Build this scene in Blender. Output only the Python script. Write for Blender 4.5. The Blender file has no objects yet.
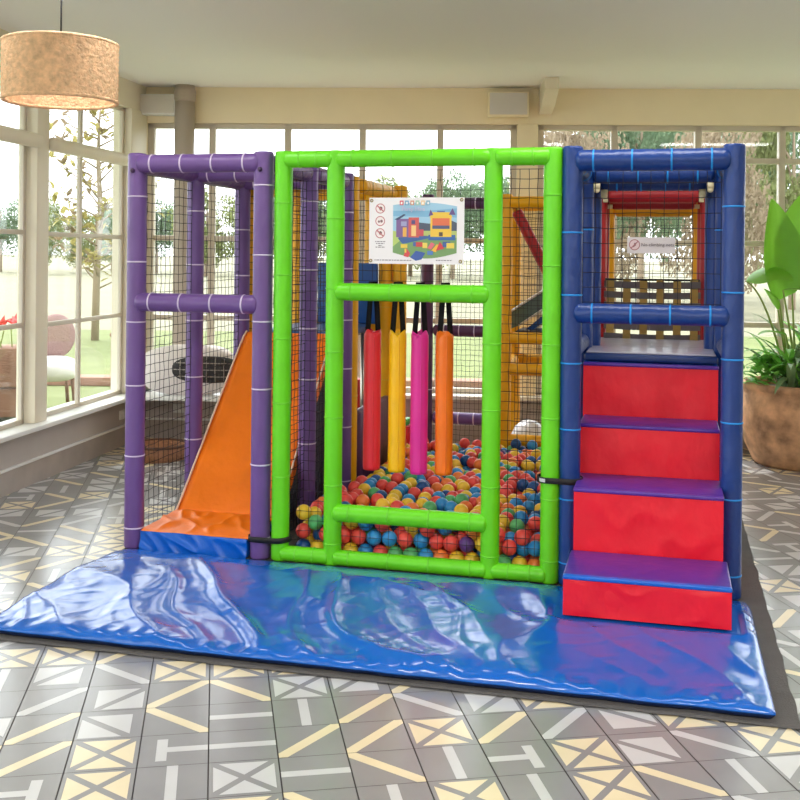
import bpy, bmesh, math, random
from mathutils import Vector, Matrix, noise
PI = math.pi
SC = bpy.context.scene
COL = SC.collection
rnd = random.Random(11)

# ------------------------------------------------------------------ materials
def lin(c):
    def f(x):
        x /= 255.0
        return x / 12.92 if x <= 0.04045 else ((x + 0.055) / 1.055) ** 2.4
    return (f(c[0]), f(c[1]), f(c[2]), 1.0)

MATS = {}
def mat(name, rgb, rough=0.5, metal=0.0, bump=0.0, bscale=8.0, stretch=(1, 1, 1), var=0.0, vscale=4.0, spec=0.5, coat=0.0, detail=3.0, trans=0.0):
    if name in MATS:
        return MATS[name]
    m = bpy.data.materials.new(name)
    m.use_nodes = True
    nt = m.node_tree
    b = nt.nodes['Principled BSDF']
    b.inputs['Base Color'].default_value = lin(rgb)
    b.inputs['Roughness'].default_value = rough
    b.inputs['Metallic'].default_value = metal
    b.inputs['Specular IOR Level'].default_value = spec
    b.inputs['Coat Weight'].default_value = coat
    if coat:
        b.inputs['Coat Roughness'].default_value = 0.12
    tc = nt.nodes.new('ShaderNodeTexCoord')
    if bump > 0:
        mp = nt.nodes.new('ShaderNodeMapping')
        mp.inputs['Scale'].default_value = stretch
        nz = nt.nodes.new('ShaderNodeTexNoise')
        nz.inputs['Scale'].default_value = bscale
        nz.inputs['Detail'].default_value = detail
        bp = nt.nodes.new('ShaderNodeBump')
        bp.inputs['Strength'].default_value = bump
        bp.inputs['Distance'].default_value = 0.02
        nt.links.new(tc.outputs['Object'], mp.inputs['Vector'])
        nt.links.new(mp.outputs['Vector'], nz.inputs['Vector'])
        nt.links.new(nz.outputs['Fac'], bp.inputs['Height'])
        nt.links.new(bp.outputs['Normal'], b.inputs['Normal'])
    if var > 0:
        n2 = nt.nodes.new('ShaderNodeTexNoise')
        n2.inputs['Scale'].default_value = vscale
        n2.inputs['Detail'].default_value = 4.0
        hs = nt.nodes.new('ShaderNodeHueSaturation')
        hs.inputs['Color'].default_value = lin(rgb)
        mr = nt.nodes.new('ShaderNodeMapRange')
        mr.inputs['From Min'].default_value = 0.3
        mr.inputs['From Max'].default_value = 0.7
        mr.inputs['To Min'].default_value = 1.0 - var
        mr.inputs['To Max'].default_value = 1.0 + var
        nt.links.new(tc.outputs['Object'], n2.inputs['Vector'])
        nt.links.new(n2.outputs['Fac'], mr.inputs['Value'])
        nt.links.new(mr.outputs['Result'], hs.inputs['Value'])
        nt.links.new(hs.outputs['Color'], b.inputs['Base Color'])
    if trans > 0:   # thin leaves and cloth let light through
        tr = nt.nodes.new('ShaderNodeBsdfTranslucent')
        tr.inputs['Color'].default_value = lin(rgb)
        mx = nt.nodes.new('ShaderNodeMixShader')
        mx.inputs['Fac'].default_value = trans
        out = nt.nodes['Material Output']
        nt.links.new(b.outputs['BSDF'], mx.inputs[1])
        nt.links.new(tr.outputs['BSDF'], mx.inputs[2])
        nt.links.new(mx.outputs['Shader'], out.inputs['Surface'])
    MATS[name] = m
    return m

def vinyl(name, rgb, rough=0.38, bump=0.35):
    return mat(name, rgb, rough=rough, bump=bump, bscale=14.0, stretch=(1, 1, 0.55), spec=0.5, var=0.05, vscale=9.0)

def glass_mat():
    m = bpy.data.materials.new('window_glass')
    m.use_nodes = True
    nt = m.node_tree
    nt.nodes.remove(nt.nodes['Principled BSDF'])
    out = nt.nodes['Material Output']
    t = nt.nodes.new('ShaderNodeBsdfTransparent')
    t.inputs['Color'].default_value = (0.97, 0.985, 0.975, 1)
    g = nt.nodes.new('ShaderNodeBsdfGlossy')
    g.inputs['Roughness'].default_value = 0.02
    lw = nt.nodes.new('ShaderNodeLayerWeight')
    lw.inputs['Blend'].default_value = 0.5
    pw = nt.nodes.new('ShaderNodeMath'); pw.operation = 'POWER'; pw.inputs[1].default_value = 4.0
    ma = nt.nodes.new('ShaderNodeMath'); ma.operation = 'MULTIPLY_ADD'; ma.inputs[1].default_value = 0.4; ma.inputs[2].default_value = 0.03
    mx = nt.nodes.new('ShaderNodeMixShader')
    nt.links.new(lw.outputs['Facing'], pw.inputs[0])
    nt.links.new(pw.outputs['Value'], ma.inputs[0])
    nt.links.new(ma.outputs['Value'], mx.inputs['Fac'])
    nt.links.new(t.outputs['BSDF'], mx.inputs[1])
    nt.links.new(g.outputs['BSDF'], mx.inputs[2])
    nt.links.new(mx.outputs['Shader'], out.inputs['Surface'])
    return m
GLASS = glass_mat()

PURPLE = vinyl('purple_vinyl', (106, 76, 142), 0.36)
PURPLE_D = vinyl('plum_vinyl', (84, 48, 92), 0.4)
GREEN = vinyl('lime_vinyl', (104, 214, 22), 0.36, 0.25)
BLUE = vinyl('navy_vinyl', (16, 56, 128), 0.34, 0.6)
YELLOW = vinyl('yellow_vinyl', (240, 176, 12), 0.4)
RED = vinyl('red_vinyl', (234, 8, 40), 0.5, 0.35)
DRED = vinyl('dark_red_vinyl', (168, 16, 30), 0.42)
ORANGE = vinyl('orange_vinyl', (255, 126, 8), 0.4, 0.3)
PINK = vinyl('pink_vinyl', (226, 40, 150), 0.36, 0.35)
BAGRED = vinyl('coral_red_vinyl', (226, 36, 52), 0.36, 0.35)
BAGYEL = vinyl('sun_yellow_vinyl', (252, 190, 4), 0.36, 0.35)
BAGOR = vinyl('amber_orange_vinyl', (250, 118, 20), 0.36, 0.35)
MATBLUE = mat('mat_blue_vinyl', (0, 96, 196), rough=0.2, bump=0.12, bscale=5.0, detail=3.0, spec=0.5, coat=0.4)
SKYBLUE = vinyl('royal_blue_vinyl', (6, 96, 200), 0.3)
PANBLUE = vinyl('panel_blue_vinyl', (20, 78, 150), 0.42)
TREAD = vinyl('violet_vinyl', (84, 44, 150), 0.34, 0.2)
DECKTOP = vinyl('grey_lilac_vinyl', (176, 172, 190), 0.22, 0.2)
TIE_W = mat('pale_lilac_tie', (206, 192, 220), 0.5)
TIE_B = mat('bright_blue_tie', (16, 140, 224), 0.45)
TIE_G = mat('green_tie', (108, 210, 40), 0.45)
TIE_Y = mat('yellow_tie', (232, 180, 40), 0.45)
NETM = mat('dark_net_cord', (34, 28, 40), 0.8)
NETW = mat('white_net_cord', (190, 186, 190), 0.8)
BLACK = mat('black_webbing', (24, 23, 26), 0.7, bump=0.2, bscale=120)
STRAPG = mat('grey_webbing', (156, 148, 152), 0.8, bump=0.2, bscale=120)
STRAPT = mat('tan_webbing', (230, 198, 120), 0.8, bump=0.2, bscale=120)
FELT = mat('grey_felt', (92, 89, 88), 0.95, bump=0.35, bscale=160, var=0.1, vscale=12)
CREAM = mat('cream_paint', (246, 233, 200), 0.55, var=0.02)
CREAMW = mat('ivory_paint', (232, 224, 204), 0.5)
FRAME = mat('taupe_aluminium', (206, 197, 182), 0.45)
WHITEP = mat('white_paint', (236, 236, 234), 0.45)
DADO = mat('taupe_wall_paint', (190, 182, 177), 0.6, var=0.04)
SKIRT = mat('brown_grey_skirting_tile', (172, 161, 153), 0.28, var=0.12, vscale=5)
CEILW = mat('white_ceiling_paint', (245, 245, 242), 0.7)
METAL = mat('steel_tube', (190, 186, 176), 0.3, metal=0.9)
JOINT = mat('cream_foam_joint', (228, 216, 176), 0.6)
PAPER = mat('white_sign_board', (240, 238, 242), 0.45)
COLUMN = mat('warm_grey_column_paint', (184, 172, 160), 0.4)

# ------------------------------------------------------------------ frames of reference
CAM_H, FPX, CY, ROLL = 1.4635, 1062.74, 254.79, 0.0104
SO = Vector((-1.299, 5.245, 0.0)); SA = -0.2465          # front left corner of the play frame, and its heading
def frame_matrix(origin, ang):
    return Matrix.Translation(origin) @ Matrix.Rotation(ang, 4, 'Z')
MS = frame_matrix(SO, SA)                                 # play frame
ML = frame_matrix(Vector((-2.361, 6.313, 0)), math.atan2(0.98774, 0.15612))   # left wall, x runs along it to the corner, -y into the room
BANG = math.atan2(-0.045, 1.0)
MB_ = frame_matrix(Vector((-2.032, 8.40, 0)), BANG)       # back wall, x runs along it, -y into the room
MW = Matrix.Identity(4)

# ------------------------------------------------------------------ mesh building
class Shape:
    def __init__(self):
        self.bm = bmesh.new()
        self.mi = 0
    def _paint(self, faces, smooth=True):
        for f in faces:
            f.material_index = self.mi
            f.smooth = smooth
    def face(self, pts, smooth=False):
        f = self.bm.faces.new([self.bm.verts.new(p) for p in pts])
        self._paint([f], smooth)
        return f
    def box(self, lo, hi, bevel=0.0, seg=3, rot=None, smooth=None):
        lo = Vector(lo); hi = Vector(hi); c = (lo + hi) / 2; s = hi - lo
        t = bmesh.new()
        bmesh.ops.create_cube(t, size=1.0)
        for v in t.verts:
            v.co = Vector((v.co.x * s.x, v.co.y * s.y, v.co.z * s.z))
        if bevel > 0:
            bmesh.ops.bevel(t, geom=list(t.edges), offset=bevel, segments=seg, affect='EDGES', profile=0.5)
        M = Matrix.Translation(c)
        if rot is not None:
            M = M @ rot.to_4x4()
        self.merge(t, M, smooth=(bevel > 0) if smooth is None else smooth)
    def merge(self, t, M=None, smooth=True):
        vm = {}
        for v in t.verts:
            vm[v] = self.bm.verts.new(M @ v.co if M is not None else v.co)
        fs = []
        for f in t.faces:
            fs.append(self.bm.faces.new([vm[v] for v in f.verts]))
        self._paint(fs, smooth)
        t.free()
    def sweep(self, pts, radii, seg=12, cap=True, flat=1.0, smooth=True):
        """tube through pts with a radius at each"""
        pts = [Vector(p) for p in pts]
        n = len(pts)
        rings = []
        up = None
        for i in range(n):
            d = (pts[min(i + 1, n - 1)] - pts[max(i - 1, 0)])
            if d.length < 1e-9:
                d = Vector((0, 0, 1))
            d.normalize()
            if up is None:
                a = Vector((0, 0, 1)) if abs(d.z) < 0.9 else Vector((1, 0, 0))
                x = d.cross(a).normalized()
            else:
                x = (up - d * up.dot(d)).normalized()
            up = x
            y = d.cross(x)
            r = radii[i] if isinstance(radii, (list, tuple)) else radii
            rings.append([self.bm.verts.new(pts[i] + (x * math.cos(2 * PI * k / seg) + y * math.sin(2 * PI * k / seg) * flat) * r) for k in range(seg)])
        fs = []
        for i in range(n - 1):
            for k in range(seg):
                fs.append(self.bm.faces.new([rings[i][k], rings[i][(k + 1) % seg], rings[i + 1][(k + 1) % seg], rings[i + 1][k]]))
        self._paint(fs, smooth)
        if cap:
            self._paint([self.bm.faces.new(list(reversed(rings[0]))), self.bm.faces.new(rings[-1])], False)
    def pad(self, p0, p1, r, round0=True, round1=True, seg=22, wr=0.012, seed=0):
        """foam sleeve: tube with soft ends and faint creases"""
        p0 = Vector(p0); p1 = Vector(p1); d = p1 - p0; L = d.length; d.normalize()
        prof = []
        e0 = r * 0.62 if round0 else 0.012
        e1 = r * 0.62 if round1 else 0.012
        f0 = 1.0 if round0 else 0.25
        f1 = 1.0 if round1 else 0.25
        for k in range(7):
            a = k / 6 * PI / 2
            prof.append((e0 * (1 - math.cos(a)), r * (1 - f0 + f0 * math.sin(a))))
            prof.append((L - e1 * (1 - math.cos(a)), r * (1 - f1 + f1 * math.sin(a))))
        n = max(4, int(L / 0.022))
        for k in range(1, n):
            t = e0 + (L - e0 - e1) * k / n
            w = 1 + wr * (noise.noise(Vector((t * 26, seed * 3.7, 0.3))))
            prof.append((t, r * w))
        prof = sorted(prof, key=lambda q: q[0])
        self.sweep([p0 + d * t for t, _ in prof], [max(q, 0.0015) for _, q in prof], seg=seg)
    def band(self, c, axis, r, w=0.009, th=0.0025, seg=22):
        c = Vector(c); axis = Vector(axis).normalized()
        self.sweep([c - axis * w / 2, c - axis * w * .3, c + axis * w * .3, c + axis * w / 2], [r, r + th, r + th, r], seg=seg)
    def ball(self, c, r, u=16, v=10, scale=(1, 1, 1), M=None):
        t = bmesh.new()
        bmesh.ops.create_uvsphere(t, u_segments=u, v_segments=v, radius=r)
        mm = Matrix.Translation(Vector(c)) @ (M.to_4x4() if M is not None else Matrix.Identity(4)) @ Matrix.Diagonal((scale[0], scale[1], scale[2], 1))
        self.merge(t, mm)
    def ring(self, c, axis, R, r, seg=24, sub=6):
        c = Vector(c); axis = Vector(axis).normalized()
        a = Vector((0, 0, 1)) if abs(axis.z) < 0.9 else Vector((1, 0, 0))
        x = axis.cross(a).normalized(); y = axis.cross(x)
        rg = []
        for i in range(seg):
            A = 2 * PI * i / seg
            d = x * math.cos(A) + y * math.sin(A)
            rg.append([self.bm.verts.new(c + d * (R + r * math.cos(2 * PI * k / sub)) + axis * r * math.sin(2 * PI * k / sub)) for k in range(sub)])
        fs = []
        for i in range(seg):
            for k in range(sub):
                fs.append(self.bm.faces.new([rg[i][k], rg[(i + 1) % seg][k], rg[(i + 1) % seg][(k + 1) % sub], rg[i][(k + 1) % sub]]))
        self._paint(fs)
    def lathe(self, prof, seg=40, c=(0, 0, 0), close=False):
        c = Vector(c)
        rg = [[self.bm.verts.new(c + Vector((r * math.cos(2 * PI * k / seg), r * math.sin(2 * PI * k / seg), z))) for k in range(seg)] for r, z in prof]
        fs = []
        m = len(prof)
        for i in range(m if close else m - 1):
            for k in range(seg):
                fs.append(self.bm.faces.new([rg[i][k], rg[i][(k + 1) % seg], rg[(i + 1) % m][(k + 1) % seg], rg[(i + 1) % m][k]]))
        self._paint(fs)
    def grid(self, fn, nu, nv, smooth=True):
        V = [[self.bm.verts.new(fn(i / nu, j / nv)) for j in range(nv + 1)] for i in range(nu + 1)]
        fs = []
        for i in range(nu):
            for j in range(nv):
                fs.append(self.bm.faces.new([V[i][j], V[i + 1][j], V[i + 1][j + 1], V[i][j + 1]]))
        self._paint(fs, smooth)
        return V
    def prism(self, pts2, fn, d0, d1):
        """polygon pts2 (a,b) pushed from depth d0 to d1; fn(a,b,d) gives the point"""
        A = [self.bm.verts.new(fn(a, b, d0)) for a, b in pts2]
        B = [self.bm.verts.new(fn(a, b, d1)) for a, b in pts2]
        n = len(A)
        fs = [self.bm.faces.new(A), self.bm.faces.new(list(reversed(B)))]
        for i in range(n):
            fs.append(self.bm.faces.new([A[i], B[i], B[(i + 1) % n], A[(i + 1) % n]]))
        self._paint(fs, False)
    def build(self, name, mats, parent=None, M=None, recalc=True):
        """vertices are in the frame M (or the parent's frame); the object gets its origin at the parent's"""
        if recalc:
            bmesh.ops.recalc_face_normals(self.bm, faces=list(self.bm.faces))
        me = bpy.data.meshes.new(name)
        if parent is not None:
            off = ORG.get(parent.name, Vector((0, 0, 0)))
            if off.length > 0:
                bmesh.ops.translate(self.bm, verts=list(self.bm.verts), vec=-off)
        self.bm.to_mesh(me)
        self.bm.free()
        for m in (mats if isinstance(mats, (list, tuple)) else [mats]):
            me.materials.append(m)
        o = bpy.data.objects.new(name, me)
        COL.objects.link(o)
        if parent is not None:
            o.parent = parent
            ORG[o.name] = ORG.get(parent.name, Vector((0, 0, 0)))
        elif M is not None:
            o.matrix_world = M
        return o
ORG = {}

def tag(o, label=None, cat=None, group=None, kind=None):
    if label: o['label'] = label
    if cat: o['category'] = cat
    if group: o['group'] = group
    if kind: o['kind'] = kind
    return o

def root(name, label, cat, M, at=(0, 0, 0), group=None, kind=None):
    """an Empty at a thing's base; its parts are modelled in the frame M"""
    o = bpy.data.objects.new(name, None)
    o.empty_display_size = 0.1
    COL.objects.link(o)
    at = Vector(at)
    o.matrix_world = M @ Matrix.Translation(at)
    ORG[o.name] = at
    return tag(o, label, cat, group, kind)

def solo(shape, name, mats, M, label, cat, group=None, kind=None, at=None):
    """a thing that is one mesh, origin moved to its base"""
    if at is None:
        xs = [v.co for v in shape.bm.verts]
        at = Vector((sum(p.x for p in xs) / len(xs), sum(p.y for p in xs) / len(xs), min(p.z for p in xs)))
    at = Vector(at)
    bmesh.ops.translate(shape.bm, verts=list(shape.bm.verts), vec=-at)
    o = shape.build(name, mats, None, M @ Matrix.Translation(at))
    return tag(o, label, cat, group, kind)

def S():
    return Shape()

def text(name, body, size, M, m, parent=None, align='CENTER', ext=0.0006):
    c = bpy.data.curves.new(name, 'FONT')
    c.body = body; c.size = size; c.align_x = align; c.align_y = 'CENTER'; c.extrude = ext; c.resolution_u = 3
    c.materials.append(m)
    tmp = bpy.data.objects.new(name, c)
    COL.objects.link(tmp)
    dg = bpy.context.evaluated_depsgraph_get()
    me = bpy.data.meshes.new_from_object(tmp.evaluated_get(dg))
    bpy.data.objects.remove(tmp)
    o = bpy.data.objects.new(name, me)
    COL.objects.link(o)
    if parent is not None:
        o.parent = parent
        off = ORG.get(parent.name, Vector((0, 0, 0)))
        o.matrix_local = Matrix.Translation(-off) @ M
    return o

# ------------------------------------------------------------------ camera
cam = bpy.data.cameras.new('camera')
co = bpy.data.objects.new('camera', cam)
COL.objects.link(co)
cr, sr = math.cos(ROLL), math.sin(ROLL)
co.matrix_world = Matrix(((cr, -sr, 0, 0), (0, 0, -1, 0), (sr, cr, 0, CAM_H), (0, 0, 0, 1)))
cam.sensor_width = 36.0
cam.lens = FPX / 800.0 * 36.0
cam.shift_y = (CY - 400.0) / 800.0
cam.clip_start = 0.05
cam.clip_end = 1000
SC.camera = co

# ------------------------------------------------------------------ light
w = bpy.data.worlds.new('overcast_sky')
SC.world = w
w.use_nodes = True
nt = w.node_tree
bg = nt.nodes['Background']
bg.inputs['Color'].default_value = (0.93, 0.965, 1.0, 1)
bg.inputs['Strength'].default_value = 1.35
sun = bpy.data.lights.new('sun', 'SUN')
sun.energy = 1.1
sun.angle = math.radians(3.0)
sun.color = (1.0, 0.97, 0.93)
so_ = bpy.data.objects.new('sun', sun)
COL.objects.link(so_)
so_.rotation_euler = Vector((0.35, -0.55, -1.0)).to_track_quat('-Z', 'Y').to_euler()
def lamp(loc, sx, sy, watts):  # added fill light under the ceiling to brighten the room, no fitting modelled
    l = bpy.data.lights.new('added_fill_light', 'AREA')
    l.shape = 'RECTANGLE'; l.size = sx; l.size_y = sy; l.energy = watts; l.color = (1.0, 0.98, 0.96)
    o = bpy.data.objects.new('added_fill_light', l); COL.objects.link(o); o.location = loc
for lx in (-1.4, 0.9, 3.2):
    lamp((lx, 4.4, 2.745), 1.2, 0.3, 5)
    lamp((lx, -0.4, 2.745), 1.2, 0.3, 30)
SC.view_settings.view_transform = 'Standard'
SC.view_settings.look = 'None'
SC.view_settings.gamma = 1.0
SC.view_settings.exposure = 1.8
SC.view_settings.use_curve_mapping = False
SC.cycles.max_bounces = 10
SC.cycles.transparent_max_bounces = 24
SC.cycles.use_denoising = True

# ================================================================== THE ROOM
def st(o, label, cat):
    return tag(o, label, cat, None, 'structure')

# ---- floor: patterned 20 cm tiles, all in one mesh
TG = mat('grey_floor_tile', (146, 145, 147), 0.22, spec=1.0, var=0.07, vscale=3)
TC = mat('cream_tile_inlay', (234, 219, 184), 0.22, spec=1.0, var=0.04, vscale=6)
TW = mat('pale_tile_inlay', (206, 206, 208), 0.22, spec=1.0, var=0.04, vscale=6)
TD = mat('dark_grout', (66, 62, 62), 0.8)
tile_M = frame_matrix(Vector((-1.065, 3.7684, 0)), 0.1712)
fl = S()
fl.mi = 3
W2T = tile_M.inverted()
cnr = [W2T @ Vector(p) for p in ((-4.2, -3.0, -0.004), (6.2, -3.0, -0.004), (6.2, 8.03, -0.004), (5.8, 8.05, -0.004), (-1.9, 8.5, -0.004))]
fl.face([p for p in cnr])
tr_ = random.Random(5)
PAT = {
    'X': (1, [((.14, .06), (.86, .06), (.5, .42)), ((.06, .14), (.42, .5), (.06, .86)), ((.94, .14), (.94, .86), (.58, .5)), ((.14, .94), (.5, .58), (.86, .94))]),
    'D': (1, [((0, 0), (.13, 0), (1, .87), (1, 1), (.87, 1), (0, .13))]),
    'B': (2, [((.42, 0), (.58, 0), (.58, 1), (.42, 1))]),
    'T': (2, [((.18, .18), (.90, .18), (.18, .88)), ((.96, .28), (.96, .95), (.30, .95))]),
    'H': (2, [((.0, .42), (.6, .42), (.6, .58), (.0, .58)), ((.6, .15), (.76, .15), (.76, .85), (.6, .85))]),
}
inset = 0.0012
for i in range(-22, 40):
    for j in range(-30, 30):
        ctr = tile_M @ Vector(((i + .5) * .2, (j + .5) * .2, 0))
        if ctr.y < 1.2 or ctr.y > 8.55 - 0.045 * (ctr.x + 2) or ctr.x > 5.6:
            continue
        if ctr.x < -2.42 + 0.158 * (ctr.y - 6.313):
            continue
        fl.mi = 0
        x0, y0 = i * .2, j * .2
        g = inset; g2 = inset * 1.6
        fl.face([(x0 + g2, y0 + g, 0), (x0 + .2 - g2, y0 + g, 0), (x0 + .2 - g2, y0 + .2 - g, 0), (x0 + g2, y0 + .2 - g, 0)])
        p = tr_.choice('XXDDDBTTH')
        mi, polys = PAT[p]
        if p == 'D' and tr_.random() < .25: mi = 2
        if p == 'X' and tr_.random() < .2: mi = 2
        k = tr_.randrange(4)
        fl.mi = mi
        for poly in polys:
            q = []
            for a, b in poly:
                a, b = a - .5, b - .5
                for _ in range(k):
                    a, b = -b, a
                q.append((x0 + .1 + a * (.2 - 2 * g2), y0 + .1 + b * (.2 - 2 * g), 0.0004))
            fl.face(q)
st(fl.build('floor', [TG, TC, TW, TD], None, tile_M), 'grey, cream and pale patterned tile floor', 'floor')

# ---- ceiling
c = S()
c.box((-5.2, -3.4, 2.765), (6.5, 8.75, 2.95))
st(c.build('ceiling', CEILW, None, MW), 'plain white ceiling over the play room', 'ceiling')

# ---- left wall (x along the wall towards the corner at 2.11, -y into the room)
LS0, LS1 = -9.6, 2.11
c = S()
c.mi = 0
c.box((LS0, -0.0, 0.0), (LS1, 0.2, 0.355))            # dado
c.mi = 1
c.box((LS0, -0.02, 2.56), (LS1, 0.16, 2.765))         # header
c.box((0.335, -0.04, 0.385), (0.49, 0.09, 2.56), 0.006)   # pier
c.box((1.80, -0.03, 0.385), (LS1, 0.12, 2.56), 0.004)
for q in (-1.75, -4.0, -6.3):
    c.box((q - .12, -0.04, 0.385), (q + .12, 0.09, 2.56), 0.006)
st(c.build('wall_left', [DADO, CREAMW], None, ML), 'left wall with taupe dado and ivory pier between the windows', 'wall')
c = S()
c.box((LS0, -0.11, 0.355), (LS1 - 0.02, 0.2, 0.385), 0.005)
st(c.build('trim_1', WHITEP, None, ML), 'white window sill along the left wall', 'window sill')
c = S()
c.mi = 0; c.box((LS0, -0.014, 0.0), (LS1, 0.0, 0.142))
c.mi = 1; c.box((LS0, -0.022, 0.142), (LS1, 0.0, 0.158), 0.003)
st(c.build('baseboard_left', [SKIRT, WHITEP], None, ML), 'brown grey skirting with a white lip along the left wall', 'baseboard')
c = S()
for a, b in ((LS0, 0.335), (0.49, 1.84)):
    c.pad((a, -0.05, 2.15), (b, -0.05, 2.15), 0.045, seg=16, wr=0)
    c.box((a, -0.03, 2.115), (b, 0.02, 2.18))
st(c.build('trim_2', CREAMW, None, ML), 'rounded ivory rail across the left windows', 'rail')

def window(name, M, x0, x1, z0, z1, mull, bars, y=0.04, fw=0.05, label='', d=0.03):
    r = root(name, label, 'window', M, ((x0 + x1) / 2, y, z0), kind='structure')
    f = S()
    f.box((x0, y - d, z0), (x1, y + d, z0 + fw * .8), .004)
    f.box((x0, y - d, z1 - fw * .8), (x1, y + d, z1), .004)
    for xx in [x0 + fw / 2] + list(mull) + [x1 - fw / 2]:
        f.box((xx - fw / 2, y - d, z0), (xx + fw / 2, y + d, z1), .004)
    for zz in bars:
        f.box((x0, y - d * .9, zz - fw * .42), (x1, y + d * .9, zz + fw * .42), .004)
    f.build('frame', FRAME, r)
    g = S()
    g.box((x0 + .01, y + .002, z0 + .01), (x1 - .01, y + .008, z1 - .01))
    g.build('pane', GLASS, r)
    return r
window('window_1', ML, -1.63, 0.325, .385, 2.56, [-1.1, -.62, -.15], [1.58, 1.0], fw=.036, d=.014, label='window at the left edge, left of the ivory pier')
window('window_2', ML, 0.49, 1.80, .385, 2.56, [1.08], [1.575, .985], fw=.036, d=.014, label='tall two light window between the ivory pier and the corner')
window('window_5', ML, -3.88, -1.87, .385, 2.56, [-3.2, -2.5], [1.58, 1.0], label='second window along the left wall from the ivory pier')
window('window_6', ML, -6.18, -4.12, .385, 2.56, [-5.5, -4.8], [1.58, 1.0], label='third window along the left wall from the ivory pier')
window('window_7', ML, LS0, -6.42, .385, 2.56, [-8.8, -8.0, -7.2], [1.58, 1.0], label='last window at the near end of the left wall')
c = S(); c.box((6.2, -3.2, 0), (6.4, 8.2, 2.765))
st(c.build('wall_right', CREAM, None, MW), 'plain cream wall on the right, outside the picture', 'wall')
c = S(); c.box((-4.2, -3.4, 0), (6.4, -3.2, 2.765))
st(c.build('wall_front', CREAM, None, MW), 'plain cream wall behind the viewer', 'wall')

# ---- back wall
BX = 7.6
c = S()
c.mi = 0; c.box((-0.1, 0.0, 0.0), (BX, 0.2, 0.355))
c.mi = 1
c.box((-0.1, -0.02, 2.485), (BX, 0.2, 2.765))
c.box((2.935, -0.05, 0.385), (3.095, 0.12, 2.485), .004)
c.box((-0.14, -0.03, 0.385), (0.03, 0.12, 2.485), .004)
st(c.build('wall_back', [DADO, CREAM], None, MB_), 'back wall with cream header band and pier over a taupe dado', 'wall')
c = S()
c.box((1.02, -0.14, 0.355), (BX, 0.2, 0.385), 0.005)
c.box((0.02, -0.46, 0.355), (1.02, 0.2, 0.385), 0.005)
st(c.build('trim_3', WHITEP, None, MB_), 'white window ledge along the back wall', 'window sill')
c = S()
c.mi = 0; c.box((0.02, -0.014, 0.0), (BX, 0.0, 0.142))
c.mi = 1; c.box((0.02, -0.022, 0.142), (BX, 0.0, 0.158), 0.003)
st(c.build('baseboard_back', [SKIRT, WHITEP], None, MB_), 'brown grey skirting with a white lip along the back wall', 'baseboard')
window('window_3', MB_, 0.03, 2.935, .385, 2.485, [0.54, 1.14, 1.73, 2.34], [2.215, 1.578, .95], label='long window left of the cream pier on the back wall')
window('window_4', MB_, 3.095, BX, .385, 2.485, [3.69, 4.335, 4.975, 5.615, 6.255, 6.9], [2.215, 1.578, .95], label='long window right of the cream pier on the back wall')

# round column, bracket beam
c = S()
c.mi = 0
c.sweep([(0.345, -0.09, .385), (0.345, -0.09, 2.765)], .078, seg=28)
c.band((0.345, -0.09, 2.69), (0, 0, 1), .078, .10, .006, 28)
o = solo(c, 'column', COLUMN, MB_, 'round warm grey column before the left end of the back window', 'column', kind='structure')
c = S()
c.prism([(0, 2.765), (-.55, 2.765), (-.55, 2.68), (-.30, 2.60), (0, 2.56)], lambda a, b, d: (d, a, b), 3.10, 3.20)
solo(c, 'trim_4', CREAMW, MB_, 'ivory bracket beam between header and ceiling right of the speaker grille', 'beam', kind='structure')

# loudspeakers
def speaker(x, wd, ht, z, label, cm):
    r = root('wall_speaker', label, 'speaker', MB_, (x, -.02, z), group=None)
    b = S(); b.box((x - wd / 2, -.13, z), (x + wd / 2, -.022, z + ht), .008); b.build('cabinet', cm, r)
    g = S(); g.box((x - wd / 2 + .012, -.138, z + .012), (x + wd / 2 - .012, -.129, z + ht - .012), .003)
    g.build('grille', mat('speaker_grille_grey', (226, 222, 216), .7, bump=.5, bscale=220), r)
speaker(0.13, .30, .16, 2.535, 'white box speaker in the back left corner above the window', WHITEP)
speaker(2.86, .31, .19, 2.535, 'grey speaker grille on the cream header above the cream pier', CREAM)

# sockets
def socket(M, x, z, label):
    r = root('wall_socket', label, 'socket', M, (x, -.001, z))
    b = S(); b.box((x - .045, -.012, z - .035), (x + .045, -.001, z + .035), .004); b.build('plate', WHITEP, r)
    k = S()
    for d in (-.02, .02):
        k.box((x + d - .008, -.016, z - .01), (x + d + .008, -.011, z + .01), .002)
    k.build('switch', mat('socket_switch', (222, 222, 220), .4), r)
socket(ML, 1.73, .235, 'white wall socket on the taupe dado at the left wall')
socket(MB_, 0.30, .235, 'white wall socket low on the back wall behind the purple net')

# ---- woven lampshade with its flex and rose
WICK = mat('pale_wicker', (236, 192, 150), .7, bump=.6, bscale=60, stretch=(1, 1, 1), var=.2, vscale=40)
Lc = Vector((-1.445, 4.5, 2.10))
r = root('pendant_lamp', 'woven wicker pendant lampshade hanging at the top left', 'lamp', MW, Lc)
s = S()
prof = []
H = .24
n = 22
for k in range(n + 1):
    z = H * k / n
    prof.append((.236 + .004 * math.sin(PI * k) + (.0035 if k % 2 else 0), z))
inn = [(q - .012, z) for q, z in reversed(prof)]
s.lathe(prof + inn, 72, Lc, close=True)
for v in s.bm.verts:      # over-and-under weave
    d = v.co - Lc
    a = math.atan2(d.y, d.x); k = round(d.z / (H / n))
    rr = math.hypot(d.x, d.y) + .0035 * math.sin(a * 36 + (PI if k % 2 else 0))
    v.co.x = Lc.x + rr * math.cos(a); v.co.y = Lc.y + rr * math.sin(a)
s.ring(Lc + Vector((0, 0, 0)), (0, 0, 1), .232, .009, 72, 8)
s.ring(Lc + Vector((0, 0, H)), (0, 0, 1), .232, .009, 72, 8)
s.build('lamp_shade', WICK, r)
s = S()
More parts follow.
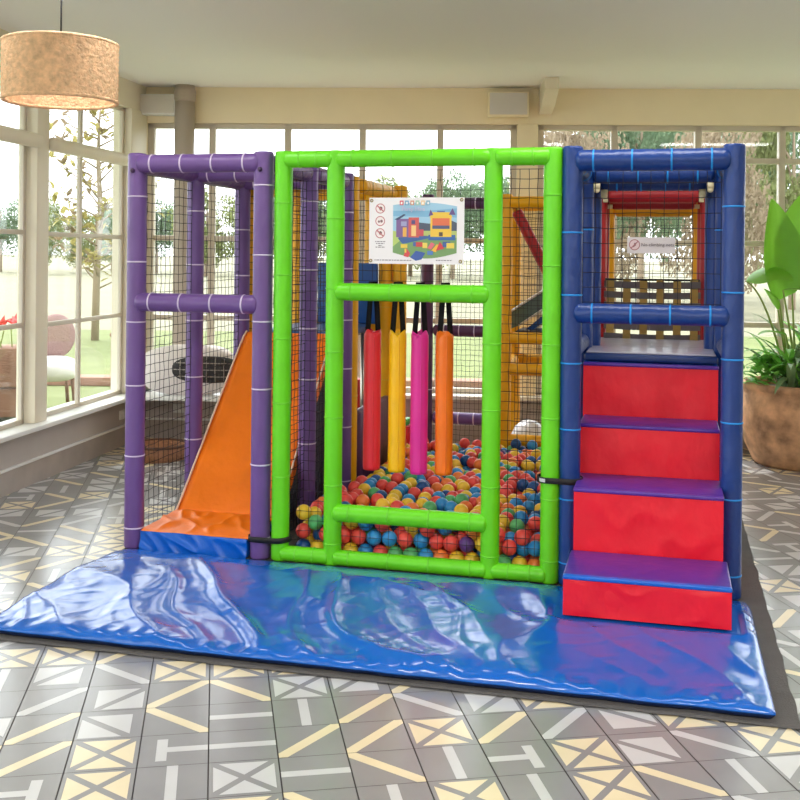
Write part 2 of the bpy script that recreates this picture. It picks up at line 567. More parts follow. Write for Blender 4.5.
s.sweep([Lc + Vector((0, 0, .16)), Lc + Vector((0, 0, .66))], .004, 8)
s.build('flex', BLACK, r)
s = S(); s.lathe([(.0, .665), (.05, .66), (.05, .64), (.0, .63)], 24, Lc); s.build('ceiling_rose', WHITEP, r)
s = S()
for k in range(3):
    a = k * 2 * PI / 3
    s.sweep([Lc + Vector((0, 0, .2)), Lc + Vector((.226 * math.cos(a), .226 * math.sin(a), .2))], .003, 6)
s.sweep([Lc + Vector((0, 0, .2)), Lc + Vector((0, 0, .12))], .02, 12)
s.build('lamp_holder', WHITEP, r)
s = S(); s.ball(Lc + Vector((0, 0, .09)), .04); s.build('bulb', mat('opal_bulb', (240, 236, 226), .3), r)

# ---- beanbag and cushion on the back ledge
def supere(fn_c, sx, sy, sz, e=0.6, nu=40, nv=24, rot=None, wob=0.0, seed=0):
    s = S()
    def f(u, v):
        a = u * 2 * PI; b = (v - .5) * PI
        def p(x, q): return math.copysign(abs(x) ** q, x)
        x = p(math.cos(b), e) * p(math.cos(a), e); y = p(math.cos(b), e) * p(math.sin(a), e); z = p(math.sin(b), .8)
        q = Vector((x * sx, y * sy, z * sz))
        q *= 1 + wob * noise.noise(Vector((x * 1.8 + seed, y * 1.8, z * 1.8)))
        if rot is not None: q = rot @ q
        return Vector(fn_c) + q
    s.grid(f, nu, nv)
    bmesh.ops.remove_doubles(s.bm, verts=list(s.bm.verts), dist=1e-4)
    return s
BEAN = mat('off_white_fabric', (222, 214, 212), .8, bump=.2, bscale=30, var=.05)
s = supere((.46, -.31, .385 + .19), .39, .12, .19, .75, wob=.05)
solo(s, 'beanbag', BEAN, MB_, 'large rounded off white beanbag seat on the back window ledge', 'beanbag')
CUSH = mat('black_woven_cane', (38, 34, 34), .6, bump=.8, bscale=50)
r = root('woven_cushion', 'black woven cushion leaning on the off white beanbag', 'cushion', MB_, (.62, -.43, .48))
s = supere((.62, -.425, .59), .27, .035, .10, .8, 32, 16)
s.build('cover', CUSH, r)
s = S()
for k in range(3):
    z = .54 + .05 * k
    ww = .27 * math.sqrt(max(0, 1 - ((z - .59) / .11) ** 2)) * .95
    s.sweep([(.62 - ww, -.445, z), (.62 - ww * .5, -.462, z), (.62, -.464, z), (.62 + ww * .5, -.462, z), (.62 + ww, -.445, z)], .004, 6)
for k in range(7):
    xx = .62 + (k - 3) * .066
    hh = .095 * math.sqrt(max(0, 1 - ((xx - .62) / .28) ** 2))
    s.sweep([(xx, -.45, .59 - hh), (xx, -.465, .59), (xx, -.45, .59 + hh)], .0035, 6)
s.build('piping', mat('pale_cane', (150, 140, 134), .7), r)

# ---- low woven tray on the floor by the back wall
TRAYM = mat('brown_wicker', (176, 128, 96), .8, bump=.9, bscale=60, var=.2, vscale=30)
tc_ = Vector((-1.70, 7.55, 0))
r = root('woven_tray', 'low brown woven tray on the floor behind the purple frame', 'tray', MW, tc_)
s = S()
s.lathe([(.0, .012), (.17, .012), (.175, .03), (.185, .10), (.195, .105), (.20, .095), (.19, .0), (.0, .0)], 36, tc_)
s.build('basket', TRAYM, r)
s = S(); s.ring(tc_ + Vector((0, 0, .10)), (0, 0, 1), .195, .011, 36, 8); s.build('rim', mat('dark_wicker', (96, 66, 50), .8), r)

# ================================================================== THE PLAY FRAME (u along the front, v into the room, z up)
HP = 1.95
def post(par, u, v, z1, m, tie=None, r=.049, z0=.0078, ties=None, name='post', label=None, seed=None):
    s = S()
    s.pad((u, v, z0), (u, v, z1), r, False, False, seed=seed if seed is not None else u * 7 + v * 3)
    o = s.build(name, m, par)
    if label: o['label'] = label
    if tie:
        for z in (ties if ties is not None else tie_spots(z0, z1, u + v)):
            b = S(); b.band((u, v, z), (0, 0, 1), r, .0075, .0022)
            b.build('cable_tie', tie, o)
    return o
def tie_spots(a, b, seed):
    q = random.Random(int(seed * 1000)); out = []; z = a + .10
    while z < b - .08:
        out.append(z); z += .27 + q.random() * .1
    return out
def beam(par, p0, p1, m, tie=None, r=.045, n=None, name='beam', round_=True):
    s = S(); s.pad(p0, p1, r, round_, round_, seed=p0[0] * 5 + p0[2] * 9 + p0[1] * 2)
    o = s.build(name, m, par)
    if tie:
        p0 = Vector(p0); p1 = Vector(p1); L = (p1 - p0).length
        k = n if n else max(2, int(round(L / .17)))
        for i in range(k):
            t = (.085 + (L - .17) * i / max(1, k - 1)) / L
            b = S(); b.band(p0 + (p1 - p0) * t, p1 - p0, r, .0085, .0022)
            b.build('cable_tie', tie, o)
    return o
def net(par, fn, na, nb, m, rad=.0016, name='net', sag=.006, seed=0):
    """square knotted net; fn(a,b) with a,b in 0..1 gives the point"""
    s = S()
    def P(a, b):
        p = Vector(fn(a, b))
        e = min(a, 1 - a, b, 1 - b)
        k = sag if e > 1e-6 else 0
        return p + Vector((noise.noise(Vector((a * 23 + seed, b * 19, 1))), noise.noise(Vector((a * 23 + seed, b * 19, 5))), noise.noise(Vector((a * 23 + seed, b * 19, 9))))) * k
    for i in range(na + 1):
        s.sweep([P(i / na, j / nb) for j in range(nb + 1)], rad, 4, cap=False)
    for j in range(nb + 1):
        s.sweep([P(i / na, j / nb) for i in range(na + 1)], rad, 4, cap=False)
    for i in range(na + 1):
        for j in range(nb + 1):
            p = P(i / na, j / nb); q = rad * 1.9
            A = [s.bm.verts.new(p + Vector(d) * q) for d in ((1, 0, 0), (-1, 0, 0), (0, 1, 0), (0, -1, 0), (0, 0, 1), (0, 0, -1))]
            for t in ((0, 2, 4), (2, 1, 4), (1, 3, 4), (3, 0, 4), (2, 0, 5), (1, 2, 5), (3, 1, 5), (0, 3, 5)):
                s.bm.faces.new([A[x] for x in t])
    return s.build(name, m, par, recalc=False)

# ---- underlay and mat
s = S()
def felt(a, b):
    u = -.04 + a * 3.0; v = -1.27 + b * 4.1
    return Vector((u + .010 * noise.noise(Vector((b * 30, a * 2, 0))), v + .010 * noise.noise(Vector((a * 30, 3, b * 2))), .003 + .0022 * (1 + noise.noise(Vector((u * 6, v * 6, 0))))))
s.grid(felt, 90, 90)
solo(s, 'felt_underlay', FELT, MS, 'dark grey felt underlay showing around the blue mat and play frame', 'underlay', at=(1.4, .7, 0))

s = S()
MT = .052
def matz(u, v):
    h = .014 * noise.noise(Vector((u * 1.5 + 3, v * 1.2, .2)))
    a = u * .87 + v * .50; b = -u * .50 + v * .87
    wob = .18 * noise.noise(Vector((u * 1.7, v * 1.7, 8)))
    n1 = 1 - abs(noise.noise(Vector(((a + wob) * 2.6, b * .7, 4.1)))) * 2.6
    h += .016 * max(0, n1) ** 2
    n2 = 1 - abs(noise.noise(Vector(((a + wob) * 6.0 + 7, b * 1.2, 9.2)))) * 2.6
    h += .010 * max(0, n2) ** 2 * (.4 + .8 * abs(noise.noise(Vector((u * 1.3, v * 1.3, 6)))))
    n3 = 1 - abs(noise.noise(Vector((u * 9 - v * 4, v * 7 + u * 2, 2.2)))) * 3
    h += .0016 * max(0, n3)
    return h
U0, U1, V0, V1 = 0.0, 2.885, -1.235, -.058
NU, NV = 260, 110
def matp(a, b):
    u = U0 + (U1 - U0) * a; v = V0 + (V1 - V0) * b
    e = min(u - U0, U1 - u, v - V0)
    k = min(1, max(0, e / .045)); k = math.sqrt(max(0, 1 - (1 - k) ** 2))
    scal = .011 * abs(math.sin(u * 34 + 2 * noise.noise(Vector((u * 3, 0, 0))))) * (1 if v - V0 < .09 else 0) * max(0, 1 - (v - V0) / .09)
    under = 1.0 if not (2.1 < u < 2.84 and v > -.60) else 0.0      # flat under the stair
    return Vector((u, v + (.008 * noise.noise(Vector((u * 7, 0, 3))) if b < .02 else 0), .032 + (MT - .036) * k - .034 * max(0, (b - .78) / .22) ** 2 + (1.25 * matz(u, v) * under * (1 - .85 * max(0, (b - .7) / .3)) - scal) * min(1, k)))
V = s.grid(matp, NU, NV)
low = {}
edge = [V[i][0] for i in range(NU + 1)] + [V[NU][j] for j in range(1, NV + 1)] + [V[i][NV] for i in range(NU - 1, -1, -1)] + [V[0][j] for j in range(NV - 1, 0, -1)]
mid = [s.bm.verts.new((v.co.x, v.co.y, v.co.z - .006)) for v in edge]
bot = [s.bm.verts.new((v.co.x + (.014 if v.co.x < .01 else -.014 if v.co.x > 2.87 else 0), v.co.y + (.014 if v.co.y < -1.2 else 0), .0080)) for v in edge]
n_ = len(edge)
s.mi = 0
s._paint([s.bm.faces.new([edge[i], mid[i], mid[(i + 1) % n_], edge[(i + 1) % n_]]) for i in range(n_)])
s.mi = 1
s._paint([s.bm.faces.new([mid[i], bot[i], bot[(i + 1) % n_], mid[(i + 1) % n_]]) for i in range(n_)])
s._paint([s.bm.faces.new(list(reversed(bot)))], False)
solo(s, 'landing_mat', [MATBLUE, mat('mat_under_navy', (14, 40, 92), .45)], MS, 'glossy wrinkled blue vinyl mat along the front of the play frame', 'mat', at=(1.4, -.65, .0080))

# ---- purple slide cell
PF = root('purple_play_frame', 'purple padded frame with nets around the orange slide', 'play frame', MS, (.33, .67, 0))
W1 = .664
for (u, v) in ((0, 0), (W1, 0), (0, .67), (W1, .67), (0, 1.34), (W1, 1.34)):
    post(PF, u, v, HP, PURPLE, TIE_W, r=.0475)
def topbeams(par, u0, u1, vs, z, m, tie, r=.045):
    for v in vs:
        beam(par, (u0 + .004, v - .014, z), (u1 - .004, v - .014, z), m, tie, r)
zt = 1.897
topbeams(PF, 0, W1, (0, .67, 1.34), zt, PURPLE, TIE_W)
for u in (0, W1):
    for a, b in ((0, .67), (.67, 1.34)):
        beam(PF, (u, a + .046, zt), (u, b - .046, zt), PURPLE, None)
beam(PF, (.004, -.014, 1.219), (W1 - .004, -.014, 1.219), PURPLE, TIE_W)
beam(PF, (.046, 1.34, .935), (W1 - .046, 1.34, .935), PURPLE_D, None, name='deck_beam', r=.04)
for u, sd in ((0.0, 1), (W1, 2)):
    for a, b in ((0, .67), (.67, 1.34)):
        net(PF, lambda p, q, u=u, a=a, b=b: (u, a + .05 + p * (b - a - .1), .03 + q * 1.82), 11, 40, NETM, seed=sd + a)
net(PF, lambda p, q: (.03 + p * (W1 - .06), 1.35, 1.0 + q * .86), 13, 19, NETM, seed=9)
s = S()
for sg in (0, .664):
    s.ball((sg, -.052, 1.862), .012)
s.build('bolt_cap', mat('dark_plum_plastic', (60, 34, 74), .4), PF)

# slide
SL = root('foam_slide', 'orange foam slide coming down inside the purple frame', 'slide', MS, (.33, .2, 0))
s = S()
ua, ub = .055, .609
prof = [(.36, .105), (.52, .255), (.80, .525), (1.08, .795), (1.25, .955), (1.30, .985)]
def slp(a, b):
    t = b * (len(prof) - 1); i = min(int(t), len(prof) - 2); f = t - i
    v = prof[i][0] * (1 - f) + prof[i + 1][0] * f; z = prof[i][1] * (1 - f) + prof[i + 1][1] * f
    return Vector((ua + (ub - ua) * a, v, z + .004 * noise.noise(Vector((a * 3, b * 4, 0)))))
V = s.grid(slp, 14, 40)
side = {}
bt = [[s.bm.verts.new(Vector((V[i][j].co.x, V[i][j].co.y + .05, max(.008, V[i][j].co.z - .05)))) for j in range(41)] for i in (0, 14)]
for q, i in enumerate((0, 14)):
    s._paint([s.bm.faces.new([V[i][j], V[i][j + 1], bt[q][j + 1], bt[q][j]]) for j in range(40)], False)
s._paint([s.bm.faces.new([bt[0][j], bt[0][j + 1], bt[1][j + 1], bt[1][j]]) for j in range(40)], False)
s._paint([s.bm.faces.new([V[i][0] for i in range(15)] + [bt[1][0], bt[0][0]]), s.bm.faces.new([V[i][40] for i in range(15)] + [bt[1][40], bt[0][40]])], False)
s.build('chute', ORANGE, SL)
for uu, nm in ((ua - .002, 0), (ub + .002, 1)):
    s = S()
    s.sweep([(uu, v - .004, z + .004) for v, z in prof], .0055, 8)
    s.build('edge_piping', mat('pale_orange_piping', (250, 216, 190), .5), SL)
s = S()      # wrinkled landing sheet in front of the chute
def lap(a, b):
    u = .052 + .56 * a; v = -.03 + .40 * b
    w = 1 - abs(noise.noise(Vector((u * 9 + v * 5, v * 5 - u * 2, 1.7)))) * 2.2
    bmp = (.016 * max(0, w) ** 2 + .010 * noise.noise(Vector((u * 6, v * 6, 3)))) * min(1, 5 * b, 5 * (1 - b) + .3)
    return Vector((u, v, .100 + .012 * b + bmp))
s.grid(lap, 60, 44)
s.build('landing_sheet', ORANGE, SL)
s = S()
def front(a, b):
    u = .052 + .56 * a; z = .102 - .094 * b
    w = 1 - abs(noise.noise(Vector((u * 8 + z * 9, z * 6, 5.1)))) * 2.3
    return Vector((u, -.032 - .012 * max(0, w) ** 2 - .006 * noise.noise(Vector((u * 5, z * 5, 1))) - .01 * b, z))
s.grid(front, 60, 14)
s.build('front_skirt', SKYBLUE, SL)
s = S()
s.box((.056, -.025, .006), (.608, .40, .088), .01)
s.build('base_block', SKYBLUE, SL)
s = S()
s.prism([(.45, .01), (1.28, .01), (1.28, .90), (.45, .14)], lambda a, b, d: (d, a, b), .08, .585)
s.build('support_wedge', mat('charcoal_vinyl', (46, 44, 58), .5), SL)

# deck behind the slide with its blue back panel
DK = root('slide_deck', 'deck at the slide top with a blue padded back panel', 'platform', MS, (.33, 1.85, 0))
s = S(); s.box((.07, 1.40, .94), (.58, 2.22, .99), .012); s.build('deck_pad', PANBLUE, DK)
s = S(); s.box((.20, 2.20, .99), (.625, 2.25, 1.405), .012); s.build('back_panel', PANBLUE, DK)
s = S()
for u in (.10, .55):
    for v in (1.50, 2.15):
        s.sweep([(u, v, .008), (u, v, .94)], .02, 12)
s.build('leg', METAL, DK)

# ---- yellow frame behind
YF = root('yellow_play_frame', 'yellow padded frame standing behind the purple slide frame', 'play frame', MS, (.4, 2.1, 0))
for u, v in ((0.0, 1.455), (W1, 1.455), (0.0, 2.35), (.54, 2.36), (.645, 2.36), (.745, 2.36)):
    post(YF, u, v, HP - .01, YELLOW, TIE_Y, ties=[.6, 1.1, 1.6])
beam(YF, (.05, 2.36, 1.885), (.51, 2.36, 1.885), YELLOW, TIE_Y)
beam(YF, (.05, 1.455, 1.885), (W1 - .05, 1.455, 1.885), YELLOW, TIE_Y)
for u, vb in ((0.0, 2.30), (.70, 2.31)):
    beam(YF, (u, 1.505, 1.885), (u, vb, 1.885), YELLOW, TIE_Y)
beam(YF, (.05, 2.36, 1.00), (.51, 2.36, 1.00), YELLOW, TIE_Y)
net(YF, lambda p, q: (.05 + p * .50, 2.40, .9 + q * .95), 10, 20, NETM, seed=21)

# plum pit wall and red things behind
PWM = PURPLE_D
s = S(); s.box((.655, 1.52, .004), (.715, 2.28, .50), .02)
solo(s, 'padded_wall', PWM, MS, 'plum padded low wall on the left of the ball pit', 'pad')
s = S(); s.box((.12, 2.62, .004), (.66, 2.72, .56), .02)
solo(s, 'padded_barrier', DRED, MS, 'dark red padded barrier behind the red hanging bag', 'pad')
r = root('foam_block', 'small red foam block with a green top behind the yellow hanging bag', 'foam block', MS, (.735, 2.52, 0))
s = S(); s.box((.685, 2.46, .003), (.785, 2.60, .26), .015); s.build('block', BAGRED, r)
s = S(); s.box((.687, 2.462, .262), (.783, 2.598, .31), .015); s.build('top_pad', mat('leaf_green_vinyl', (70, 180, 84), .45), r)

# ---- rear purple frame of the pit
RF = root('rear_purple_frame', 'plum frame with a net closing the back of the ball pit', 'play frame', MS, (1.13, 2.70, 0))
for u in (.865, 1.345):
    post(RF, u, 2.70, 1.90, PURPLE_D, TIE_W, ties=[.5, 1.2, 1.6], r=.045)
for z in (1.835, .925, .30):
    beam(RF, (.91, 2.70, z), (1.30, 2.70, z), PURPLE_D if z > .5 else PURPLE, TIE_W, r=.042, n=3)
net(RF, lambda p, q: (.88 + p * .46, 2.74, .02 + q * 1.84), 14, 48, NETM, seed=31, rad=.0013)

# ---- yellow climbing cell right of the pit
YC = root('yellow_climbing_frame', 'yellow padded climbing frame behind the right bay of the ball pit', 'play frame', MS, (1.75, 2.9, 0))
for u, v in ((1.432, 2.70), (2.03, 2.70), (1.432, 3.19), (2.03, 3.19)):
    post(YC, u, v, 1.90, YELLOW, TIE_Y, ties=[.5, 1.0, 1.4, 1.7], r=.045)
for z in (1.842, .885, .665, .165):
    beam(YC, (1.44, 2.70, z), (1.985, 2.70, z), YELLOW, TIE_Y, r=.042, n=3)
for z in (1.842, .69):
    beam(YC, (1.44, 3.19, z), (1.985, 3.19, z), YELLOW, TIE_Y, r=.042, n=3)
    for u in (1.432, 2.03):
        beam(YC, (u, 2.745, z), (u, 3.145, z), YELLOW, TIE_Y, r=.042, n=3)
net(YC, lambda p, q: (1.50 + p * .50, 2.73, .2 + q * 1.62), 9, 29, NETM, seed=41)
net(YC, lambda p, q: (1.50 + p * .50, 3.165, .2 + q * 1.62), 12, 40, NETM, seed=42, rad=.0013)
# red diagonal tube
r = root('padded_handrail', 'dark red padded tube slanting down inside the yellow climbing frame', 'handrail', MS, (1.75, 2.84, 1.2))
s = S(); s.pad((1.485, 2.84, 1.785), (1.79, 2.84, 1.20), .040, False, False, 20); s.build('sleeve', DRED, r)
s = S(); s.sweep([(1.472, 2.84, 1.81), (1.485, 2.84, 1.785)], .026, 18); s.ring((1.470, 2.84, 1.813), Vector((-.295, 0, .575)), .022, .008, 20); s.build('tube_end', mat('brass_tube', (206, 176, 90), .35, metal=.6), r)
# grey chute
r = root('tube_chute', 'grey sided chute rising to the right inside the yellow climbing frame', 'slide', MS, (1.7, 3.1, .9))
GCH = mat('slate_green_plastic', (82, 104, 100), .35)
s = S()
s.prism([(1.425, .955), (1.445, .935), (1.50, .96), (1.985, 1.30), (1.985, 1.42), (1.425, 1.045)], lambda a, b, d: (a, d, b), 2.90, 2.93)
s.build('side_panel', GCH, r)
s = S(); s.sweep([(1.425, 2.895, 1.05), (1.985, 2.895, 1.425)], .009, 8); s.sweep([(1.50, 2.895, .96), (1.985, 2.895, 1.30)], .007, 8)
s.build('edge_trim', WHITEP, r)
s = S(); s.prism([(1.545, .93), (1.60, .93), (1.985, 1.24), (1.985, 1.30)], lambda a, b, d: (a, d, b), 2.93, 3.12)
s.build('chute_bed', PANBLUE, r)
s = S(); s.box((1.50, 2.76, .915), (1.97, 3.13, .932)); s.build('landing_board', mat('dark_board', (48, 46, 52), .5), r)

# white igloo seat on the floor behind
gp = MS @ Vector((1.575, 2.97, 0))
r = root('igloo_seat', 'white dome seat with a black arched opening behind the yellow climbing frame', 'seat', frame_matrix(gp, SA))
s = S()
s.lathe([(.125, .0), (.135, .05), (.138, .11), (.128, .17), (.10, .225), (.055, .262), (.0, .272)], 32)
s.build('dome', mat('glossy_white_plastic', (226, 228, 234), .25), r)
s = S()
s.grid(lambda a, b: Vector((( -.035 + .105 * math.cos(PI * a) * b), -.134 - .012 * b * 0 + .0 + .06 * (abs(-.035 + .105 * math.cos(PI * a) * b) / .16) ** 2 , .0 + .14 * math.sin(PI * a) * b)) + Vector((0, -.006, .002)), 20, 6)
s.build('opening', BLACK, r)

# ---- green pit front
GF = root('green_play_frame', 'lime green padded frame in front of the ball pit', 'play frame', MS, (1.4, 0, 0))
GP = (.766, 1.026, 1.773, 2.042)
for u in GP:
    post(GF, u, 0, HP, GREEN, TIE_G, r=.0425)
for a, b in zip(GP[:-1], GP[1:]):
    beam(GF, (a + .002, -.012, 1.910), (b - .002, -.012, 1.910), GREEN, TIE_G, r=.040)
    beam(GF, (a + .002, -.012, .0435), (b - .002, -.012, .0435), GREEN, TIE_G, r=.036)
beam(GF, (1.028, -.014, 1.288), (1.771, -.014, 1.288), GREEN, TIE_G, r=.041)
beam(GF, (1.028, -.014, .254), (1.771, -.014, .254), GREEN, TIE_G, r=.041)
for u, v in ((2.055, .70), (2.055, 1.4), (2.055, 2.62)):
    post(GF, u, v, .42 if v < 2 else .42, PURPLE_D, None, r=.03, name='pit_post')
net(GF, lambda p, q: (.79 + p * .19, .062, .09 + q * 1.77), 4, 37, NETM, seed=51, rad=.0012)
net(GF, lambda p, q: (1.05 + p * .70, .062, 1.34 + q * .52), 15, 11, NETM, seed=52, rad=.0012)
net(GF, lambda p, q: (1.05 + p * .70, .062, .08 + q * .14), 15, 3, NETM, seed=53, rad=.0012)
net(GF, lambda p, q: (1.80 + p * .21, .062, .09 + q * 1.77), 5, 40, NETM, seed=54, rad=.0014)
net(GF, lambda p, q: (2.05, .10 + p * 2.5, .03 + q * .5), 50, 10, NETM, seed=55, rad=.0013)
# hanging rail for the bags
s = S()
s.sweep([(1.0, .125, 1.31), (1.772, .125, 1.31)], .011, 12)
for u in (1.0, 1.772):
    s.sweep([(u, .04, 1.31), (u, .13, 1.31)], .009, 10)
s.build('hanging_rail', BLACK, GF)

# ---- hanging bags
def bag(u, z0, m, label, seed, ztop=1.102):
    r = root('hanging_bag', label, 'hanging bag', MS, (u, .125, z0), group='hanging bags at the ball pit')
    s = S()
    n = 40
    pts = []; rad = []
    for k in range(n + 1):
        t = k / n; z = z0 + (ztop - z0) * t
        rr = .0415 * (1 + .02 * noise.noise(Vector((t * 12, seed, 0))))
        if k == 0: rr *= .97
        pts.append((u + .002 * noise.noise(Vector((t * 4, seed, 2))), .125, z)); rad.append(rr)
    s.sweep(pts, rad, 28)
    # gathered rim: drop and lift the top ring
    for v in s.bm.verts:
        if v.co.z > ztop - .004:
            a = math.atan2(v.co.y - .125, v.co.x - u)
            v.co.z += .014 * math.sin(a * 3 + seed) - .006
            v.co.x = u + (v.co.x - u) * .9
    s.build('sleeve', m, r)
    s = S(); s.box((u + .014, .125 - .0425, z0 + .004), (u + .019, .125 - .030, ztop - .02), .002); s.build('seam', m, r)
    for sg, lean in ((-1, .006), (1, -.012)):
        s = S()
        def f(a, b, sg=sg, lean=lean):
            z = ztop - .05 + b * (1.335 - ztop + .05)
            x = u + sg * (.025 - .019 * b) + (a - .5) * .026
            y = .125 + sg * .013 * (1) + .004 * math.sin(3 * b)
            return Vector((x, y, z))
        s.grid(f, 2, 12)
        bm2 = s.bm
        bmesh.ops.solidify(bm2, geom=list(bm2.faces), thickness=.003)
        s.build('hanging_strap', BLACK, r)
bag(1.178, .439, BAGRED, 'coral red tubular bag hanging over the ball pit', 1.0)
bag(1.301, .436, BAGYEL, 'bright yellow tubular bag hanging over the ball pit', 2.3)
bag(1.409, .432, PINK, 'magenta pink tubular bag hanging over the ball pit', 3.1)
bag(1.530, .436, BAGOR, 'amber orange tubular bag hanging over the ball pit', 4.7)

# ---- balls
import numpy as np
def settle_balls():
    """drop the balls into the pit and let them settle; then order them by how much of each can be seen from the front"""
    rng = np.random.default_rng(7)
    R = .038; lo = np.array([.805, .075, .008]); hi = np.array([2.005, 2.60, 9]); N = 1420
    x = np.stack([rng.uniform(lo[0] + R, hi[0] - R, N), rng.uniform(lo[1] + R, hi[1] - R, N), rng.uniform(R, .75, N)], 1)
    v = np.zeros_like(x)
    offs = [(a, b, e) for a in (-1, 0, 1) for b in (-1, 0, 1) for e in (-1, 0, 1) if (a, b, e) > (0, 0, 0)]
    def pairs(x):
        cl = np.floor(x / (2 * R)).astype(int)
        key = (cl[:, 0] + 50) * 1000000 + (cl[:, 1] + 50) * 1000 + cl[:, 2] + 50
        d = {}
        for i, k in enumerate(key.tolist()): d.setdefault(k, []).append(i)
        I = []; J = []
        for k, l in d.items():
            for a in range(len(l)):
                for b in range(a + 1, len(l)): I.append(l[a]); J.append(l[b])
            for o in offs:
                m = d.get(k + o[0] * 1000000 + o[1] * 1000 + o[2])
                if m:
                    for p in l:
                        for t in m: I.append(p); J.append(t)
        return np.array(I), np.array(J)
    def solve(x, n):
        I, J = pairs(x)
        for _ in range(n):
            d = x[J] - x[I]; L = np.linalg.norm(d, axis=1) + 1e-9; pen = 2 * R - L; m = pen > 0
            dd = (d[m] / L[m, None]) * (pen[m] * .5)[:, None] * .7
            np.add.at(x, I[m], -dd); np.add.at(x, J[m], dd)
            np.clip(x, lo + R, hi - R, out=x)
        return x
    dt = 1 / 60
    for it in range(150):
        v[:, 2] -= 9.8 * dt; v[:, 1] -= .5 * dt; v *= .9
        old = x.copy(); x = solve(x + v * dt, 6); v = (x - old) / dt
    for it in range(40): x = solve(x, 30)
    # how much of each ball shows
    k = 2; Wp = 800 * k; zb = np.full((Wp, Wp), 1e9); ib = np.full((Wp, Wp), -1)
    P = [MS @ Vector(p) for p in x.tolist()]
    for i in sorted(range(N), key=lambda i: P[i].y):
        a = FPX * P[i].x / P[i].y; b = -FPX * (P[i].z - CAM_H) / P[i].y
        cx, cy = (400 + a * cr - b * sr) * k, (CY + a * sr + b * cr) * k; r = R * FPX / P[i].y * k
        x0, x1, y0, y1 = int(cx - r), int(cx + r) + 2, int(cy - r), int(cy + r) + 2
        if x0 < 0 or y0 < 0 or x1 > Wp or y1 > Wp: continue
        yy, xx = np.mgrid[y0:y1, x0:x1]
        w_ = ((xx - cx) ** 2 + (yy - cy) ** 2 < r * r) & (zb[y0:y1, x0:x1] > P[i].y)
        zb[y0:y1, x0:x1][w_] = P[i].y; ib[y0:y1, x0:x1][w_] = i
    for a, b, c_, d in [(0, 291, 0, 800), (322, 345, 0, 800), (478, 500, 0, 800), (538, 800, 0, 800), (335, 490, 507, 528), (270, 560, 565, 600), (363, 382, 0, 468), (388, 407, 0, 469), (410, 429, 0, 470), (434, 454, 0, 471)]:
        ib[c_ * k:d * k, a * k:b * k] = -1
    cnt = np.bincount(ib[ib >= 0], minlength=N)
    ind = np.argsort(-cnt, kind='stable')[:300].tolist()
    si = set(ind)
    rest = []
    for i in range(N):
        if i in si: continue
        up = (np.hypot(x[:, 0] - x[i, 0], x[:, 1] - x[i, 1]) < R * 1.2) & (x[:, 2] > x[i, 2] + .03)
        if up.sum() <= 1 or x[i, 1] < .075 + R * 3 or cnt[i] > 0: rest.append(i)
    return x[ind].tolist(), x[rest].tolist()
BALLS_IND, BALLS_REST = settle_balls()
BC = [('coral red', (238, 80, 72), 26), ('orange', (248, 132, 62), 15), ('yellow', (248, 204, 56), 23), ('sky blue', (48, 146, 212), 18),
      ('navy blue', (24, 82, 150), 8), ('green', (92, 182, 112), 8), ('purple', (96, 58, 130), 2)]
BM = [mat('ball_' + n.replace(' ', '_'), c, .32, var=.05, vscale=20) for n, c, _ in BC]
wts = [q[2] for q in BC]
RB = .0370
def ball_mesh():
    s = S()
    s.ball((0, 0, 0), RB, 24, 14)
    s.ring((0, 0, 0), (0, 0, 1), RB, .0005, 32, 4)
    return s
bmeshes = []
for i, (n, c, _) in enumerate(BC):
    s = ball_mesh(); me = bpy.data.meshes.new('pit_ball'); s.bm.to_mesh(me); s.bm.free(); me.materials.append(BM[i]); bmeshes.append(me)
rb = random.Random(3)
for (u, v, z) in BALLS_IND:
    k = rb.choices(range(len(BC)), wts)[0]
    n = BC[k][0]
    if u < 1.0 and v < .5: zone, z2 = 'in the narrow left bay of the ball pit', 'left bay'
    elif u > 1.772 and v < .9: zone, z2 = 'in the narrow right bay of the ball pit', 'right bay'
    elif v < .22: zone, z2 = 'in the front row behind the lower green bar', 'front row'
    elif v > 1.75: zone, z2 = 'at the far back of the ball pit', 'far back'
    elif v > 1.0: zone, z2 = 'around the bottoms of the hanging bags', 'middle'
    else: zone, z2 = 'on the heap just behind the lower green bar', 'near heap'
    o = bpy.data.objects.new('pit_ball', bmeshes[k])
    COL.objects.link(o)
    o.matrix_world = MS @ Matrix.Translation((u, v, z)) @ Matrix.Rotation(rb.random() * 6, 4, Vector((rb.random() - .5, rb.random() - .5, rb.random())))
    tag(o, n + ' plastic ball ' + zone, 'ball', n + ' balls, ' + z2)
s = S()
for (u, v, z) in BALLS_REST:
    s.mi = rb.choices(range(len(BC)), wts)[0]
    s.ball((u, v, z), RB, 16, 10)
o = solo(s, 'pit_balls', BM, MS, 'remaining mixed colour plastic balls filling the ball pit', 'balls', kind='stuff', at=(1.4, 1.3, 0))

# ---- poster on the green frame
PO = root('printed_sign', 'white printed safety sign with a play equipment picture on the green frame', 'sign', MS, (1.43, -.058, 1.42))
pa, pb, pc, pd = 1.207, 1.651, 1.422, 1.725
s = S(); s.box((pa, -.060, pc), (pb, -.056, pd)); s.build('board', PAPER, PO)
def flat(name, polys, parent, y=-.0606):
    """coloured shapes printed on a board: polys = [(rgb, pts)] in board coordinates 0..1"""
    s = S(); ms = []; idx = {}
    for k, (rgb, pts) in enumerate(polys):
        if rgb not in idx:
            idx[rgb] = len(ms); ms.append(mat('ink_%d_%d_%d' % rgb, tuple(int(c_ * .82 + 40) for c_ in rgb), .5))
        s.mi = idx[rgb]
        s.face([(pa + (pb - pa) * a, y - .00004 * k, pc + (pd - pc) * b) for a, b in pts])
    return s.build(name, ms, parent, recalc=False)
def rc(c, a0, b0, a1, b1): return (c, [(a0, b0), (a1, b0), (a1, b1), (a0, b1)])
